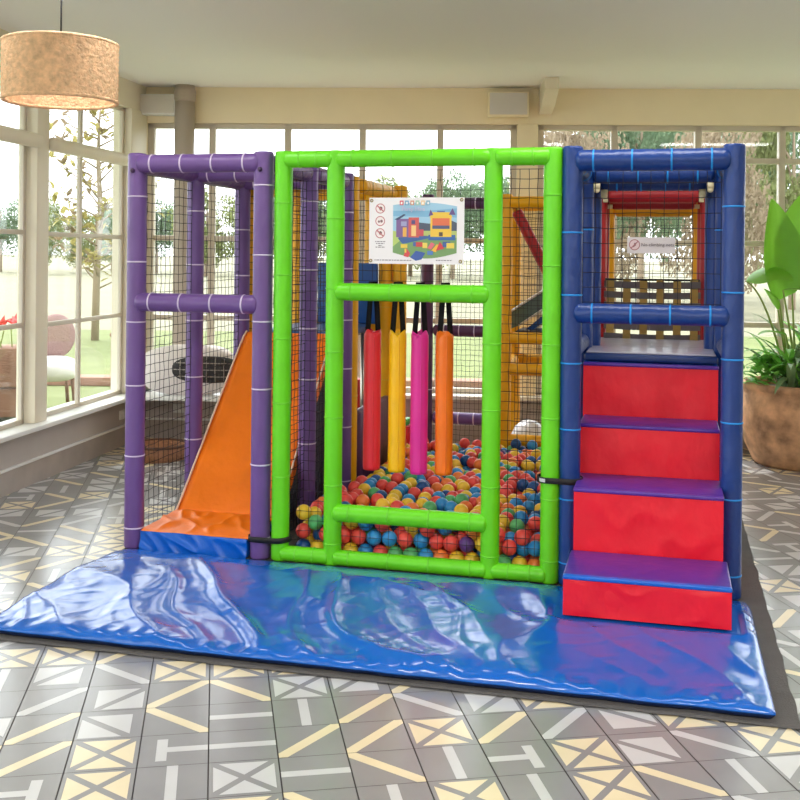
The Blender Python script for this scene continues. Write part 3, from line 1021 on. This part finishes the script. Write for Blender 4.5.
def ell(c, a, b, ra, rb_, n=20, t0=0, t1=2 * PI): return (c, [(a + ra * math.cos(t0 + (t1 - t0) * k / n), b + rb_ * math.sin(t0 + (t1 - t0) * k / n)) for k in range(n)])
pl = []
left_, right_ = .255, .925
def arc(x, top): 
    t = (x - left_) / (right_ - left_)
    return (.865 + .07 * math.sin(PI * (t * .8 + .1)) - .02 * t) if top else (.17 - .085 * math.sin(PI * t))
N = 16
xs = [left_ + (right_ - left_) * k / N for k in range(N + 1)]
pl.append(((150, 202, 232), [(x, arc(x, False)) for x in xs] + [(x, arc(x, True)) for x in reversed(xs)]))
pl.append(((112, 176, 218), [(left_, .72), (right_, .70), (right_, arc(right_, True) - .03), (.6, .80), (left_, .80)]))
pl.append(((104, 150, 82), [(x, arc(x, False)) for x in xs] + [(right_, .47), (left_, .47)]))
pl.append(((176, 204, 96), [(left_, .26), (left_, .50), (.36, .47), (.34, .36)]))
pl.append(((52, 66, 92), [(.5, .47), (right_, .47), (right_, .62), (.86, .66), (.78, .60), (.62, .61), (.5, .63)]))
pl += [rc((178, 196, 100), .54, .40, right_, .50),
       ((36, 78, 150), [(.36, .30), (.64, .39), (.66, .42), (.33, .44), (.31, .38)]),
       rc((112, 76, 142), .29, .40, .42, .68), rc((206, 70, 66), .42, .40, .53, .70), rc((236, 170, 60), .36, .41, .40, .55), rc((246, 196, 120), .45, .42, .50, .58),
       rc((150, 150, 200), .34, .57, .40, .64), rc((70, 60, 120), .45, .60, .49, .66), ((40, 52, 92), [(.27, .67), (.37, .75), (.39, .74), (.31, .66)]), rc((206, 60, 70), .53, .42, .58, .52)]
pl += [rc((30, 84, 164), .63, .36, .91, .44), rc((242, 196, 50), .65, .41, .87, .72), ((242, 196, 50), [(.64, .70), (.67, .78), (.85, .78), (.88, .70)]),
       rc((226, 96, 54), .67, .58, .85, .69), rc((62, 68, 110), .67, .53, .85, .58), rc((70, 50, 40), .74, .42, .78, .48),
       ((86, 60, 130), [(.63, .72), (.65, .82), (.68, .74)]), ((86, 60, 130), [(.84, .74), (.88, .84), (.91, .74)]), rc((60, 90, 160), .72, .78, .80, .80)]
pl += [rc((236, 206, 60), .34, .24, .41, .30), ((214, 50, 60), [(.37, .12), (.40, .24), (.44, .16), (.42, .10)]), rc((238, 200, 60), .38, .17, .40, .23),
       ((34, 70, 160), [(.44, .10), (.50, .20), (.60, .17), (.56, .07), (.50, .05)]), rc((212, 56, 56), .50, .26, .57, .33), rc((240, 210, 80), .57, .24, .62, .32),
       rc((50, 84, 160), .47, .27, .50, .33), ((226, 90, 110), [(.62, .24), (.66, .33), (.70, .30), (.66, .22)]), ((250, 176, 40), [(.66, .20), (.72, .30), (.76, .28), (.71, .18)]),
       ((206, 40, 50), [(.71, .20), (.75, .34), (.80, .24)]), rc((40, 76, 150), .78, .26, .86, .34), rc((240, 210, 70), .82, .24, .90, .32), rc((60, 110, 190), .62, .14, .68, .20)]
for k, c in enumerate(((214, 70, 96), (96, 160, 206), (214, 140, 110), (160, 206, 180), (246, 208, 160), (120, 176, 210))):
    pl.append(rc(c, .325 + k * .056, .885, .365 + k * .056, .955))
    pl.append(rc((250, 246, 240), .336 + k * .056, .90, .354 + k * .056, .935))
flat('picture', pl, PO)
# prohibition roundels
for k, b in enumerate((.835, .645, .46)):
    ic = [ell((186, 96, 104), .118, b, .052, .076, 28), ell((246, 232, 234), .118, b, .043, .063, 28)]
    if k == 0: ic += [ell((90, 50, 56), .122, b + .004, .018, .026), rc((90, 50, 56), .112, b - .03, .124, b)]
    if k == 1: ic += [ell((120, 84, 90), .104, b - .008, .012, .018), ell((120, 84, 90), .132, b - .002, .014, .022)]
    if k == 2: ic += [ell((96, 60, 66), .122, b + .004, .016, .028), rc((96, 60, 66), .10, b + .01, .12, b + .022)]
    if k != 1: ic.append(((186, 96, 104), [(.078, b + .038), (.088, b + .052), (.158, b - .038), (.148, b - .052)]))
    flat('roundel', ic, PO, -.0604)
INKG = mat('grey_ink', (150, 144, 152), .6)
def mx(a, b, y=-.0612): return Matrix.Translation((pa + (pb - pa) * a, y, pc + (pd - pc) * b)) @ Matrix.Rotation(PI / 2, 4, 'X')
text('lettering', 'Party Hire', .026, mx(.47, .825, -.0640), mat('pale_lilac_ink', (206, 196, 222), .6), PO)
for a0, a1, b in ((.065, .175, .335), (.075, .165, .305), (.10, .14, .275), (.07, .17, .25), (.06, .46, .055), (.71, .88, .06)):
    x = a0
    q = random.Random(int(b * 1000))
    s = S()          # small print too fine to read
    while x < a1:
        wd = .012 + q.random() * .022
        s.face([(pa + (pb - pa) * x, -.0605, pc + (pd - pc) * (b - .007)), (pa + (pb - pa) * min(a1, x + wd), -.0605, pc + (pd - pc) * (b - .007)),
                (pa + (pb - pa) * min(a1, x + wd), -.0605, pc + (pd - pc) * (b + .007)), (pa + (pb - pa) * x, -.0605, pc + (pd - pc) * (b + .007))])
        x += wd + .006
    s.build('print_line', INKG, PO, recalc=False)
for a, b in ((.025, .955), (.972, .965), (.02, .045), (.965, .045)):
    s = S(); s.ring((pa + (pb - pa) * a, -.061, pc + (pd - pc) * b), (0, 1, 0), .006, .0022, 18, 6); s.build('eyelet', mat('brass_eyelet', (150, 130, 70), .4, metal=.7), PO)

# ---- blue stair tower
BF = root('blue_play_frame', 'navy blue padded tower frame around the red steps', 'play frame', MS, (2.465, .4, 0))
BU = (2.128, 2.814)
for u in BU:
    post(BF, u, 0, HP + .003, BLUE, TIE_B, r=.046)
    post(BF, u, .67, HP - .02, BLUE, TIE_B, ties=[.5, 1.2, 1.6])
for u in (2.165, 2.765):
    post(BF, u, .80, 1.89, BLUE, None, r=.045)
    for z in (1.20, 1.60):
        pass
beam(BF, (2.135, -.014, 1.888), (2.805, -.014, 1.888), BLUE, TIE_B, n=4, r=.048)
beam(BF, (2.135, -.014, 1.214), (2.805, -.014, 1.214), BLUE, TIE_B, n=4, r=.044)
beam(BF, (2.165, .67, 1.88), (2.765, .67, 1.88), BLUE, TIE_B, n=4, r=.047)
beam(BF, (2.20, .80, 1.845), (2.73, .80, 1.845), BLUE, TIE_B, n=4, r=.043)
for u in BU:
    beam(BF, (u, .05, 1.90), (u, .62, 1.88), BLUE, TIE_B)
    beam(BF, (u, .05, 1.04), (u, .62, 1.04), BLUE, None, r=.04)
for u, v, z in ((2.195, .60, 1.815), (2.738, .60, 1.815), (2.225, .74, 1.79), (2.705, .74, 1.79)):
    s = S(); s.sweep([(u, v, z - .014), (u, v, z + .016)], .017, 14); s.ball((u, v, z - .018), .016); s.build('foam_joint', JOINT, BF)
net(BF, lambda p, q: (2.165 + p * .60, .058, 1.26 + q * .60), 10, 9, NETM, seed=61, rad=.0015)
for u in BU:
    net(BF, lambda p, q, u=u: (u, .06 + p * .55, 1.08 + q * .78), 10, 14, NETM, seed=62 + u)

# red and yellow inner frames
RR = root('red_play_frame', 'dark red padded frame at the back of the blue tower', 'play frame', MS, (2.46, 1.45, 0))
for u, v, z in ((2.160, 1.42, 1.865), (2.757, 1.42, 1.865), (2.168, 1.55, 1.835), (2.745, 1.55, 1.835)):
    post(RR, u, v, z, DRED, None, r=.042)
beam(RR, (2.20, 1.42, 1.815), (2.715, 1.42, 1.815), DRED, None, r=.045)
beam(RR, (2.21, 1.55, 1.785), (2.70, 1.55, 1.785), DRED, None, r=.045)
for u, v, z in ((2.195, 1.365, 1.785), (2.72, 1.365, 1.785), (2.215, 1.50, 1.755), (2.70, 1.50, 1.755)):
    s = S(); s.sweep([(u, v, z - .012), (u, v, z + .012)], .014, 14); s.build('foam_joint', JOINT, RR)
YT = root('yellow_tower_frame', 'yellow padded frame nested behind the dark red frame', 'play frame', MS, (2.46, 1.75, 0))
for u in (2.19, 2.722):
    post(YT, u, 1.75, 1.80, YELLOW, None, r=.042)
beam(YT, (2.225, 1.75, 1.750), (2.685, 1.75, 1.750), YELLOW, None, r=.045)
net(YT, lambda p, q: (2.225 + p * .46, 1.79, 1.15 + q * .58), 10, 15, NETM, seed=71, rad=.0013)
s = S()
for q in (2.33, 2.47, 2.60):
    s.box((q - .03, 1.69, 1.772), (q + .03, 1.705, 1.782), .002)
s.build('strap_tab', BLACK, YT)

# woven strap barrier
WB = root('strap_barrier', 'barrier of woven grey and tan straps below the red frame', 'barrier', MS, (2.46, 1.36, 1.0))
UA, UB, ZA, ZB = 2.20, 2.715, 1.002, 1.340
NVs, NHs = 6, 6
for i in range(NVs):
    u = UA + .03 + (UB - UA - .06) * i / (NVs - 1)
    s = S()
    s.grid(lambda a, b, u=u, i=i: Vector((u + (a - .5) * .042, 1.33 + .006 * math.sin(PI * (b * NHs + .5 + i)), ZA - .0 + (ZB - ZA) * b)), 1, 40)
    bmesh.ops.solidify(s.bm, geom=list(s.bm.faces), thickness=.002)
    o = s.build('upright_strap', STRAPT, WB); o['label'] = 'tan upright strap'
for j in range(NHs):
    z = ZA + .018 + (ZB - ZA - .045) * j / (NHs - 1)
    s = S()
    s.grid(lambda a, b, z=z, j=j: Vector((UA - .005 + (UB - UA + .01) * b, 1.33 - .006 * math.cos(PI * (j + (b * (UB - UA) - .03) / ((UB - UA - .06) / (NVs - 1)))), z + (a - .5) * .036 - .006 * math.sin(PI * b))), 1, 60)
    bmesh.ops.solidify(s.bm, geom=list(s.bm.faces), thickness=.002)
    o = s.build('cross_strap', STRAPG, WB); o['label'] = 'grey cross strap'
s = S()
s.box((UA, 1.325, ZB - .008), (UB, 1.345, ZB + .004), .003)
s.build('top_edge', BLACK, WB)

# deck of the tower
TDK = root('tower_deck', 'lilac grey vinyl deck at the top of the red steps', 'platform', MS, (2.465, .9, 0))
s = S(); s.box((2.155, .425, .962), (2.775, 1.38, 1.000), .012); s.build('deck_edge', mat('deck_navy_vinyl', (16, 48, 110), .35), TDK)
s = S(); s.box((2.165, .435, 1.0), (2.765, 1.37, 1.008), .003); s.build('deck_top', DECKTOP, TDK)
s = S()
for u in (2.20, 2.73):
    for v in (.95, 1.33):
        s.sweep([(u, v, 0.008), (u, v, .962)], .02, 12)
s.build('leg', METAL, TDK)

# foam stair
FS = root('foam_stair', 'red foam stair with violet treads leading up into the blue tower', 'stair', MS, (2.465, 0, .052))
steps = [(-.56, -.192, .216, 2.155, 2.789, .056), (-.192, .142, .480, 2.163, 2.775, .056), (.142, .419, .705, 2.158, 2.772, .008), (.419, .80, .958, 2.152, 2.776, .008)]
for k, (v0, v1, zt_, u0, u1, zb) in enumerate(steps):
    s = S()
    def fr(a, b, u0=u0, u1=u1, v0=v0, zb=zb, zt_=zt_, k=k):
        u = u0 + (u1 - u0) * a; z = zb + (zt_ - .018 - zb) * b
        w = 1 - abs(noise.noise(Vector((u * 5 + k * 3, z * 5 + u * 3, k * 2.2)))) * 2.2
        e = min(1, 8 * a, 8 * (1 - a), 6 * b + .1, 6 * (1 - b) + .1)
        return Vector((u, v0 - (.006 * max(0, w) ** 2 + .007 * noise.noise(Vector((u * 4, z * 4, k)))) * e, z))
    s.grid(fr, 50, 24)
    s.box((u0 + .0005, v0 + .003, zb), (u1 - .0005, v1 - .004, zt_ - .018), .006)
    st_ = s.build('step', RED, FS)
    s = S(); s.box((u0 - .002, v0 + .012, zt_ - .016), (u1 + .002, v1 - .006, zt_), .007); s.build('tread', TREAD if k < 3 else SKYBLUE, st_)
    s = S(); s.box((u0 - .002, v0 - .008, zt_ - .0185), (u1 + .002, v0 + (.036 if k == 0 else .02), zt_ - .001), .006); s.build('nosing', SKYBLUE if k == 0 else TREAD, st_)

# sign on the tower net
NS = root('net_sign', 'small grey sign reading no climbing nets on the blue tower net', 'sign', MS, (2.469, .045, 1.48))
q = (2.366, 2.572, 1.481, 1.552)
s = S(); s.box((q[0], .047, q[2]), (q[1], .051, q[3])); s.build('board', mat('grey_white_board', (206, 198, 202), .5), NS)
pa, pb, pc, pd = q
cxx = .155
ic = [ell((150, 74, 84), cxx, .53, .115, .345, 30), ell((214, 184, 188), cxx, .53, .098, .29, 30), ell((96, 60, 66), cxx + .01, .56, .022, .10), ((96, 60, 66), [(cxx - .03, .38), (cxx - .005, .40), (cxx + .04, .66), (cxx + .01, .64)]),
      ((150, 74, 84), [(cxx - .085, .33), (cxx - .07, .28), (cxx + .085, .73), (cxx + .07, .78)])]
flat('roundel', ic, NS, .0462)
text('lettering', 'No climbing nets', .0205, Matrix.Translation((pa + (pb - pa) * .635, .0452, pc + (pd - pc) * .53)) @ Matrix.Rotation(PI / 2, 4, 'X'), mat('dark_grey_ink', (96, 86, 92), .6), NS)

# hook-and-loop straps joining the modules
def joiner(ua_, ub_, z, label, patch=True, tilt=0):
    r = root('fastening_strap', label, 'strap', MS, ((ua_ + ub_) / 2, 0, z))
    s = S()
    R = .0535
    def f(a, b):
        t = a * 2 * PI
        cx = ub_ if math.cos(t) > 0 else ua_
        return Vector((cx + R * math.cos(t), R * math.sin(t) * 1.02, z + (b - .5) * .026 + tilt * (math.cos(t))))
    s.grid(f, 72, 1)
    bmesh.ops.remove_doubles(s.bm, verts=list(s.bm.verts), dist=1e-5)
    bmesh.ops.solidify(s.bm, geom=list(s.bm.faces), thickness=-.003)
    s.build('webbing', BLACK, r)
    if patch:
        s = S()
        s.grid(lambda a, b: Vector((ua_ + .0575 * math.cos(PI + .75 + .75 * a), .0575 * math.sin(PI + .75 + .75 * a), z - .008 + .016 * b)), 8, 1)
        s.build('label_patch', mat('pale_label', (196, 196, 196), .6), r)
joiner(2.04, 2.13, .472, 'black strap with a pale label joining green and blue posts')
joiner(W1, .763, .108, 'black strap tying the purple post to the green post low down', False, .004)

# ================================================================== PLANTER AND PLANTS BY THE BACK WALL
PC = Vector((2.885, 7.60, 0))
TERRA = mat('weathered_terracotta', (196, 152, 116), .85, bump=.6, bscale=9, var=.5, vscale=8, detail=8)
r = root('terracotta_planter', 'large weathered terracotta planter on the tiles right of the blue tower', 'planter', MW, PC)
s = S()
s.lathe([(.0, .0), (.31, .0), (.335, .02), (.39, .14), (.425, .28), (.43, .40), (.415, .50), (.408, .53), (.422, .54), (.427, .565), (.418, .584), (.395, .587), (.385, .57), (.385, .50), (.0, .50)], 64, PC)
s.build('pot', TERRA, r)
s = S(); s.lathe([(.0, .535), (.2, .54), (.384, .52)], 40, PC); s.build('soil', mat('dark_soil', (64, 48, 38), .95, bump=.9, bscale=40), r)

LEAF1 = mat('banana_green_leaf', (124, 186, 58), .38, var=.12, vscale=6, trans=.35)
LEAF2 = mat('deep_green_leaf', (130, 200, 84), .35, var=.2, vscale=12, trans=.25)
LEAF3 = mat('grey_green_leaf', (126, 156, 110), .28, var=.2, vscale=12, trans=.25)
STALK = mat('pale_green_stalk', (140, 164, 84), .5)
def leaf_shape(s, base, d, L, W, droop=.6, fold=.3, n=12, peak=.42, nrm=None, twist=0):
    d = Vector(d).normalized(); p = Vector(base)
    up = Vector(nrm) if nrm is not None else Vector((0, 0, 1))
    rows = []
    for k in range(n + 1):
        t = k / n
        x = d.cross(up)
        if x.length < 1e-4: x = Vector((1, 0, 0))
        x.normalize(); y = x.cross(d).normalized()
        wv = W * .5 * (math.sin(PI * min(1, t ** (math.log(.5) / math.log(peak)))) ** .8 if 0 < t < 1 else .0) + .0015
        rows.append([p - x * wv + y * wv * fold, p - x * wv * .5 + y * wv * fold * .35, p.copy(), p + x * wv * .5 + y * wv * fold * .35, p + x * wv + y * wv * fold])
        p = p + d * (L / n)
        d = (d + Vector((0, 0, -1)) * droop / n * (t + .2) * 1.6).normalized()
    V = [[s.bm.verts.new(q) for q in row] for row in rows]
    fs = []
    for i in range(n):
        for j in range(4):
            fs.append(s.bm.faces.new([V[i][j], V[i][j + 1], V[i + 1][j + 1], V[i + 1][j]]))
    s._paint(fs)
def PX(x, y, Y):      # a picture direction taken to the depth Y, used to place far things
    dx, dy = (x - 400) / FPX, (y - CY) / FPX
    u = dx * cr + dy * sr; v_ = -dx * sr + dy * cr
    return Vector((u * Y, Y, CAM_H - v_ * Y))

bp = PC + Vector((-.10, -.02, .53))
r = root('bird_of_paradise_plant', 'tall paddle leaved plant standing in the terracotta planter', 'plant', MW, bp)
def stem_leaf(tip_base, d, L, W, root_off, mats_=LEAF1, droop=.5, fold=.35, nrm=None, arch=None, sr_=.011, peak=.42):
    b0 = bp + Vector(root_off)
    s = S()
    m1 = arch if arch is not None else (b0 + tip_base) / 2 + Vector((0, 0, .05))
    pts = []
    for k in range(11):
        t = k / 10
        pts.append(b0 * (1 - t) ** 2 + m1 * 2 * t * (1 - t) + tip_base * t * t)
    s.sweep(pts, [sr_ * (1 - .45 * k / 10) for k in range(11)], 8)
    o = s.build('stalk', STALK, r)
    s = S(); leaf_shape(s, tip_base, d, L, W, droop, fold, 16, nrm=nrm, peak=peak); s.build('leaf', mats_, r)
a = PX(779, 300, 7.5); b = PX(772, 203, 7.5)
stem_leaf(a, b - a, .72, .36, (.0, -.03, 0), droop=.05, fold=.55, nrm=(.35, -1, 0), peak=.36)
a = PX(792, 292, 7.55); b = PX(806, 196, 7.5)
stem_leaf(a, b - a, .74, .34, (.05, .0, 0), droop=.05, fold=.5, nrm=(-.45, -1, 0), peak=.4)
a = PX(748, 283, 7.45); b = PX(772, 262, 7.45)
stem_leaf(PX(746, 281, 7.45), (.9, -.3, .75), .36, .30, (-.02, -.05, 0), droop=2.0, fold=-.2, nrm=(-.2, -.3, 1), arch=PX(768, 292, 7.45), sr_=.010)
a = PX(818, 300, 7.6)
stem_leaf(a, (.35, -.1, 1), .7, .3, (.12, .03, 0), droop=.3, fold=.4, nrm=(-.2, -1, 0))
stem_leaf(PX(786, 335, 7.4), (-.9, -.3, .25), .24, .09, (.0, -.1, 0), droop=.7, fold=.25)
stem_leaf(PX(783, 290, 7.35), (.8, -.3, .1), .25, .09, (.03, -.1, 0), droop=.9, fold=.25)
stem_leaf(PX(778, 310, 7.5), (-.5, -.2, .9), .2, .08, (.0, -.02, 0), droop=.7, fold=.25)

gp_ = PC + Vector((-.02, -.12, .53))
r = root('spider_plant', 'arching strap leaved plant in the middle of the terracotta planter', 'plant', MW, gp_)
q = random.Random(8)
for k in range(70):
    a = q.random() * 2 * PI; e = .5 + q.random() * .9
    s = S()
    leaf_shape(s, gp_ + Vector((q.uniform(-.15, .2), q.uniform(-.12, .12), 0)), (math.cos(a), math.sin(a) * .8 - .15, e * 1.6), q.uniform(.42, .74), q.uniform(.035, .065), q.uniform(1.2, 2.4), .3, 12)
    s.build('leaf', LEAF3 if k % 3 else LEAF2, r)
sp = PC + Vector((-.26, -.12, .53))
r = root('leafy_shrub', 'low bushy green plant at the left rim of the terracotta planter', 'plant', MW, sp)
for k in range(100):
    a = q.random() * 2 * PI; hgt = q.random() ** .7
    off = Vector((q.gauss(0, .075), q.gauss(0, .06), .03 + hgt * .19))
    s = S()
    leaf_shape(s, sp + off, (math.cos(a), math.sin(a) * .8 - .25, .35 + .5 * hgt), q.uniform(.09, .14), q.uniform(.05, .07), q.uniform(.5, 1.4), .25, 7)
    s.build('leaf', LEAF2, r)

# ================================================================== OUTSIDE THE WINDOWS
LAWN = mat('lawn_grass', (100, 108, 60), .9, bump=.4, bscale=60, var=.15, vscale=2)
FIELD = mat('dry_field_grass', (122, 119, 96), .95, var=.08, vscale=.3)
PAVE = mat('pale_paving', (150, 146, 140), .8, var=.05)
s = S(); s.face([(-45, -6, -.08), (45, -6, -.08), (45, 21, -.08), (-45, 21, -.08)])
st(s.build('lawn', LAWN, None, MW), 'green lawn outside the windows', 'lawn')
s = S(); s.face([(-260, 20, -.09), (260, 20, -.09), (260, 420, -.09), (-260, 420, -.09)])
st(s.build('field', FIELD, None, MW), 'pale dry field beyond the lawn', 'field')
s = S(); s.box((-6, .22, -.075), (2.4, 2.2, -.03))
st(s.build('path', PAVE, None, ML), 'pale paving outside the left windows', 'paving')

q = random.Random(21)
def crown_mesh(name, blobs, n, size, m):
    """leaf sprays over a set of lobes (centre, radii)"""
    s = S()
    for k in range(n):
        c, rd = blobs[q.randrange(len(blobs))]
        while True:
            d = Vector((q.uniform(-1, 1), q.uniform(-1, 1), q.uniform(-1, 1)))
            if .55 < d.length < 1: break
        p = Vector(c) + Vector((d.x * rd[0], d.y * rd[1], d.z * rd[2]))
        nr = Vector((q.uniform(-1, 1), q.uniform(-1, 1), q.uniform(-.6, 1))).normalized()
        x = nr.orthogonal().normalized(); y = nr.cross(x)
        a = size * q.uniform(.6, 1.3); b = a * q.uniform(.45, .8)
        s.face([p - x * a, p - y * b + nr * a * .2, p + x * a, p + y * b + nr * a * .2], True)
    me = bpy.data.meshes.new(name); s.bm.to_mesh(me); s.bm.free(); me.materials.append(m)
    return me
def trunk_mesh(h, r0, m):
    s = S()
    s.sweep([(0, 0, 0), (r0 * .3, 0, h * .3), (-r0 * .2, r0 * .2, h * .6), (0, 0, h)], [r0, r0 * .8, r0 * .6, r0 * .3], 8)
    for k in range(5):
        a = k * 1.3; z = h * (.4 + .1 * k)
        s.sweep([(0, 0, z), (math.cos(a) * h * .14, math.sin(a) * h * .14, z + h * .12), (math.cos(a) * h * .26, math.sin(a) * h * .26, z + h * .2)], [r0 * .35, r0 * .22, r0 * .1], 6)
    me = bpy.data.meshes.new('trunk'); s.bm.to_mesh(me); s.bm.free(); me.materials.append(m)
    return me
TL = [mat('tree_leaf_sage', (112, 134, 104), .9, trans=.4, var=.2, vscale=1.2), mat('tree_leaf_olive', (132, 140, 90), .9, trans=.4, var=.2, vscale=1.2), mat('tree_leaf_russet', (156, 140, 118), .9, trans=.4, var=.2, vscale=1.2)]
BARK = mat('pale_bark', (150, 132, 112), .9, bump=.5, bscale=12)
def lobes(w, h, n):
    return [((q.uniform(-.55, .55) * w, q.uniform(-.55, .55) * w, h * q.uniform(.24, .82)), (w * q.uniform(.3, .5), w * q.uniform(.3, .5), h * q.uniform(.13, .22))) for _ in range(n)]
KINDS_ = [(crown_mesh('crown', lobes(.5, 1, 13), 9000, .015, TL[k]), trunk_mesh(.75, .03, BARK)) for k in (0, 1, 2)]
def tree(pos, h, wide, k, label, group=None):
    o = bpy.data.objects.new('tree', None); COL.objects.link(o)
    o.location = pos; o.rotation_euler = (0, 0, q.random() * 6); o.scale = (h * wide, h * wide, h)
    tag(o, label, 'tree', group)
    for me, nm in zip(KINDS_[k], ('crown', 'trunk')):
        c_ = bpy.data.objects.new(nm, me); COL.objects.link(c_); c_.parent = o
def far_tree(px, Y, h, wide, k, label, group):
    p = PX(px, 300, Y); tree(Vector((p.x, Y, -.09)), h, wide, k, label, group)
n_ = 0
for Y, pxs in ((70, (-40, 42, 124, 206, 288, 370, 452, 534)), (77, (0, 78, 156, 250, 330, 410, 492)), (85, (-30, 40, 112, 184, 300, 372, 440, 520))):
    for px in pxs:
        k = n_ % 2; n_ += 1
        lft = px < 190
        far_tree(px, Y, (5.6 if px < 190 else 6.2 if px < 330 else 7.6) + .7 * math.sin(n_ * 1.7), .8, k, ('sage', 'olive')[k] + (' green tree across the field in the left windows' if lft else ' green tree beyond the long back window'),
                 ('trees seen through the left windows, ' if lft else 'trees behind the long back window, ') + ('sage', 'olive')[k])
for i, (px, Y, h, k) in enumerate(((566, 27, 6.6, 2), (722, 27, 6.4, 2), (872, 27, 7.6, 0), (640, 32.5, 7.6, 0), (792, 32.5, 7.4, 1), (590, 38.5, 8.4, 2), (704, 38.5, 8.6, 0), (836, 38.5, 8.8, 2), (640, 46, 9.4, 2), (776, 48, 9.6, 0))):
    far_tree(px, Y, h, .52, k, ('sage green', 'olive green', 'russet')[k] + ' tree behind the right back window', 'trees behind the right back window, ' + ('sage', 'olive', 'russet')[k])

# young tree with sparse leaf sprays in the left window
p = PX(95, 333, 18.5); p.z = -.08
r = root('young_tree', 'slender young tree with sparse yellowing leaves outside the left window', 'tree', MW, p)
s = S()
s.sweep([p, p + Vector((.02, 0, 1.2)), p + Vector((.08, 0, 2.2)), p + Vector((.02, 0, 3.2)), p + Vector((.05, 0, 4.1))], [.07, .06, .05, .035, .012], 10)
tips = []
for k in range(30):
    z = .9 + 3.1 * (k / 30); a = k * 2.4; L = (1.15 - .2 * abs(z - 2.4)) * q.uniform(.55, 1)
    b0 = p + Vector((.05, 0, z)); b1 = b0 + Vector((math.cos(a) * L, math.sin(a) * L, .45 * L + .1))
    s.sweep([b0, (b0 + b1) / 2 + Vector((0, 0, -.04)), b1], [.018, .013, .006], 6)
    tips += [b1, (b0 + b1) / 2 + Vector((0, 0, .05)), b0 * .25 + b1 * .75]
s.build('trunk', mat('pale_young_bark', (140, 124, 102), .9), r)
for nm, m, frac in (('foliage', mat('yellowing_leaf', (160, 150, 88), .8, trans=.4, var=.2, vscale=6), 0), ('foliage', mat('soft_brown_leaf', (136, 118, 92), .8, trans=.4, var=.2, vscale=6), 1)):
    s = S()
    for k, t in enumerate(tips):
        if (k % 3 == 2) != bool(frac): continue
        for _ in range(9):
            d = Vector((q.uniform(-1, 1), q.uniform(-1, 1), q.uniform(-.5, 1)))
            leaf_shape(s, t + d * .06, d, q.uniform(.14, .24), .085, .6, .2, 4)
    s.build(nm, m, r)

# planter with red flowers, round backed chair, timber edging and bollard on the terrace
p = PX(2, 408, 9.7); p.z = -.03
r = root('outdoor_planter', 'brown timber planter box with red flowers outside the left window', 'planter', frame_matrix(p, .2))
TIM = mat('brown_timber', (140, 104, 86), .8, bump=.4, bscale=20, stretch=(1, 1, 6), var=.15)
s = S(); s.box((-.35, -.2, 0), (.2, .2, .26), .01); s.box((-.38, -.23, .27), (.23, .23, .62), .012); s.build('box', TIM, r)
s = S(); s.box((-.33, -.18, .6), (.18, .18, .615)); s.build('soil', MATS['dark_soil'], r)
for k in range(12):
    s = S(); b0 = Vector((q.uniform(-.28, .15), q.uniform(-.14, .14), .61)); hh = q.uniform(.14, .34)
    s.mi = 0; s.sweep([b0, b0 + Vector((q.uniform(-.05, .05), 0, hh))], .006, 6)
    s.mi = 1
    for _ in range(7):
        leaf_shape(s, b0 + Vector((0, 0, hh)), (q.uniform(-1, 1), q.uniform(-1, 1), .5), .12, .05, .5, .2, 5)
    s.build('flower', [STALK, mat('red_flower', (214, 60, 62), .6, trans=.3)], r)
p = PX(52, 402, 10.3); p.z = -.03
r = root('outdoor_chair', 'round backed brown chair with a white cushion outside the left window', 'chair', frame_matrix(p, .5))
s = S(); s.ball((0.06, .16, .66), .19, 24, 14, (1, .32, 1.15)); s.build('backrest', mat('mauve_brown_rattan', (150, 118, 116), .7, bump=.5, bscale=60), r)
s = supere((-.02, -.05, .36), .26, .24, .12, .7, 28, 16); s.build('seat', WHITEP, r)
for a, b in ((-.18, -.18), (.18, -.18), (-.18, .16), (.18, .16)):
    s = S(); s.sweep([(a, b, 0), (a * .85, b * .85, .32)], .018, 8); s.build('leg', TIM, r)
s = S(); s.sweep([(.06, .14, .26), (.06, .17, .56)], .02, 8); s.build('back_post', TIM, r)
a = PX(62, 390, 12.2); b = PX(140, 386, 12.4)
s = S(); s.box((a.x - .2, 12.2, -.08), (b.x + 6, 12.5, .02), .01)
solo(s, 'timber_edging', TIM, MW, 'low brown timber edging between paving and lawn', 'edging')
p = PX(116, 384, 11.6); p.z = -.08
s = S(); s.box((-.05, -.05, 0), (.06, .05, .66), .01); s.box((-.06, -.06, .62), (.07, .06, .66), .008)
o = solo(s, 'timber_bollard', TIM, Matrix.Translation(p), 'short brown timber bollard on the lawn by the corner', 'bollard')
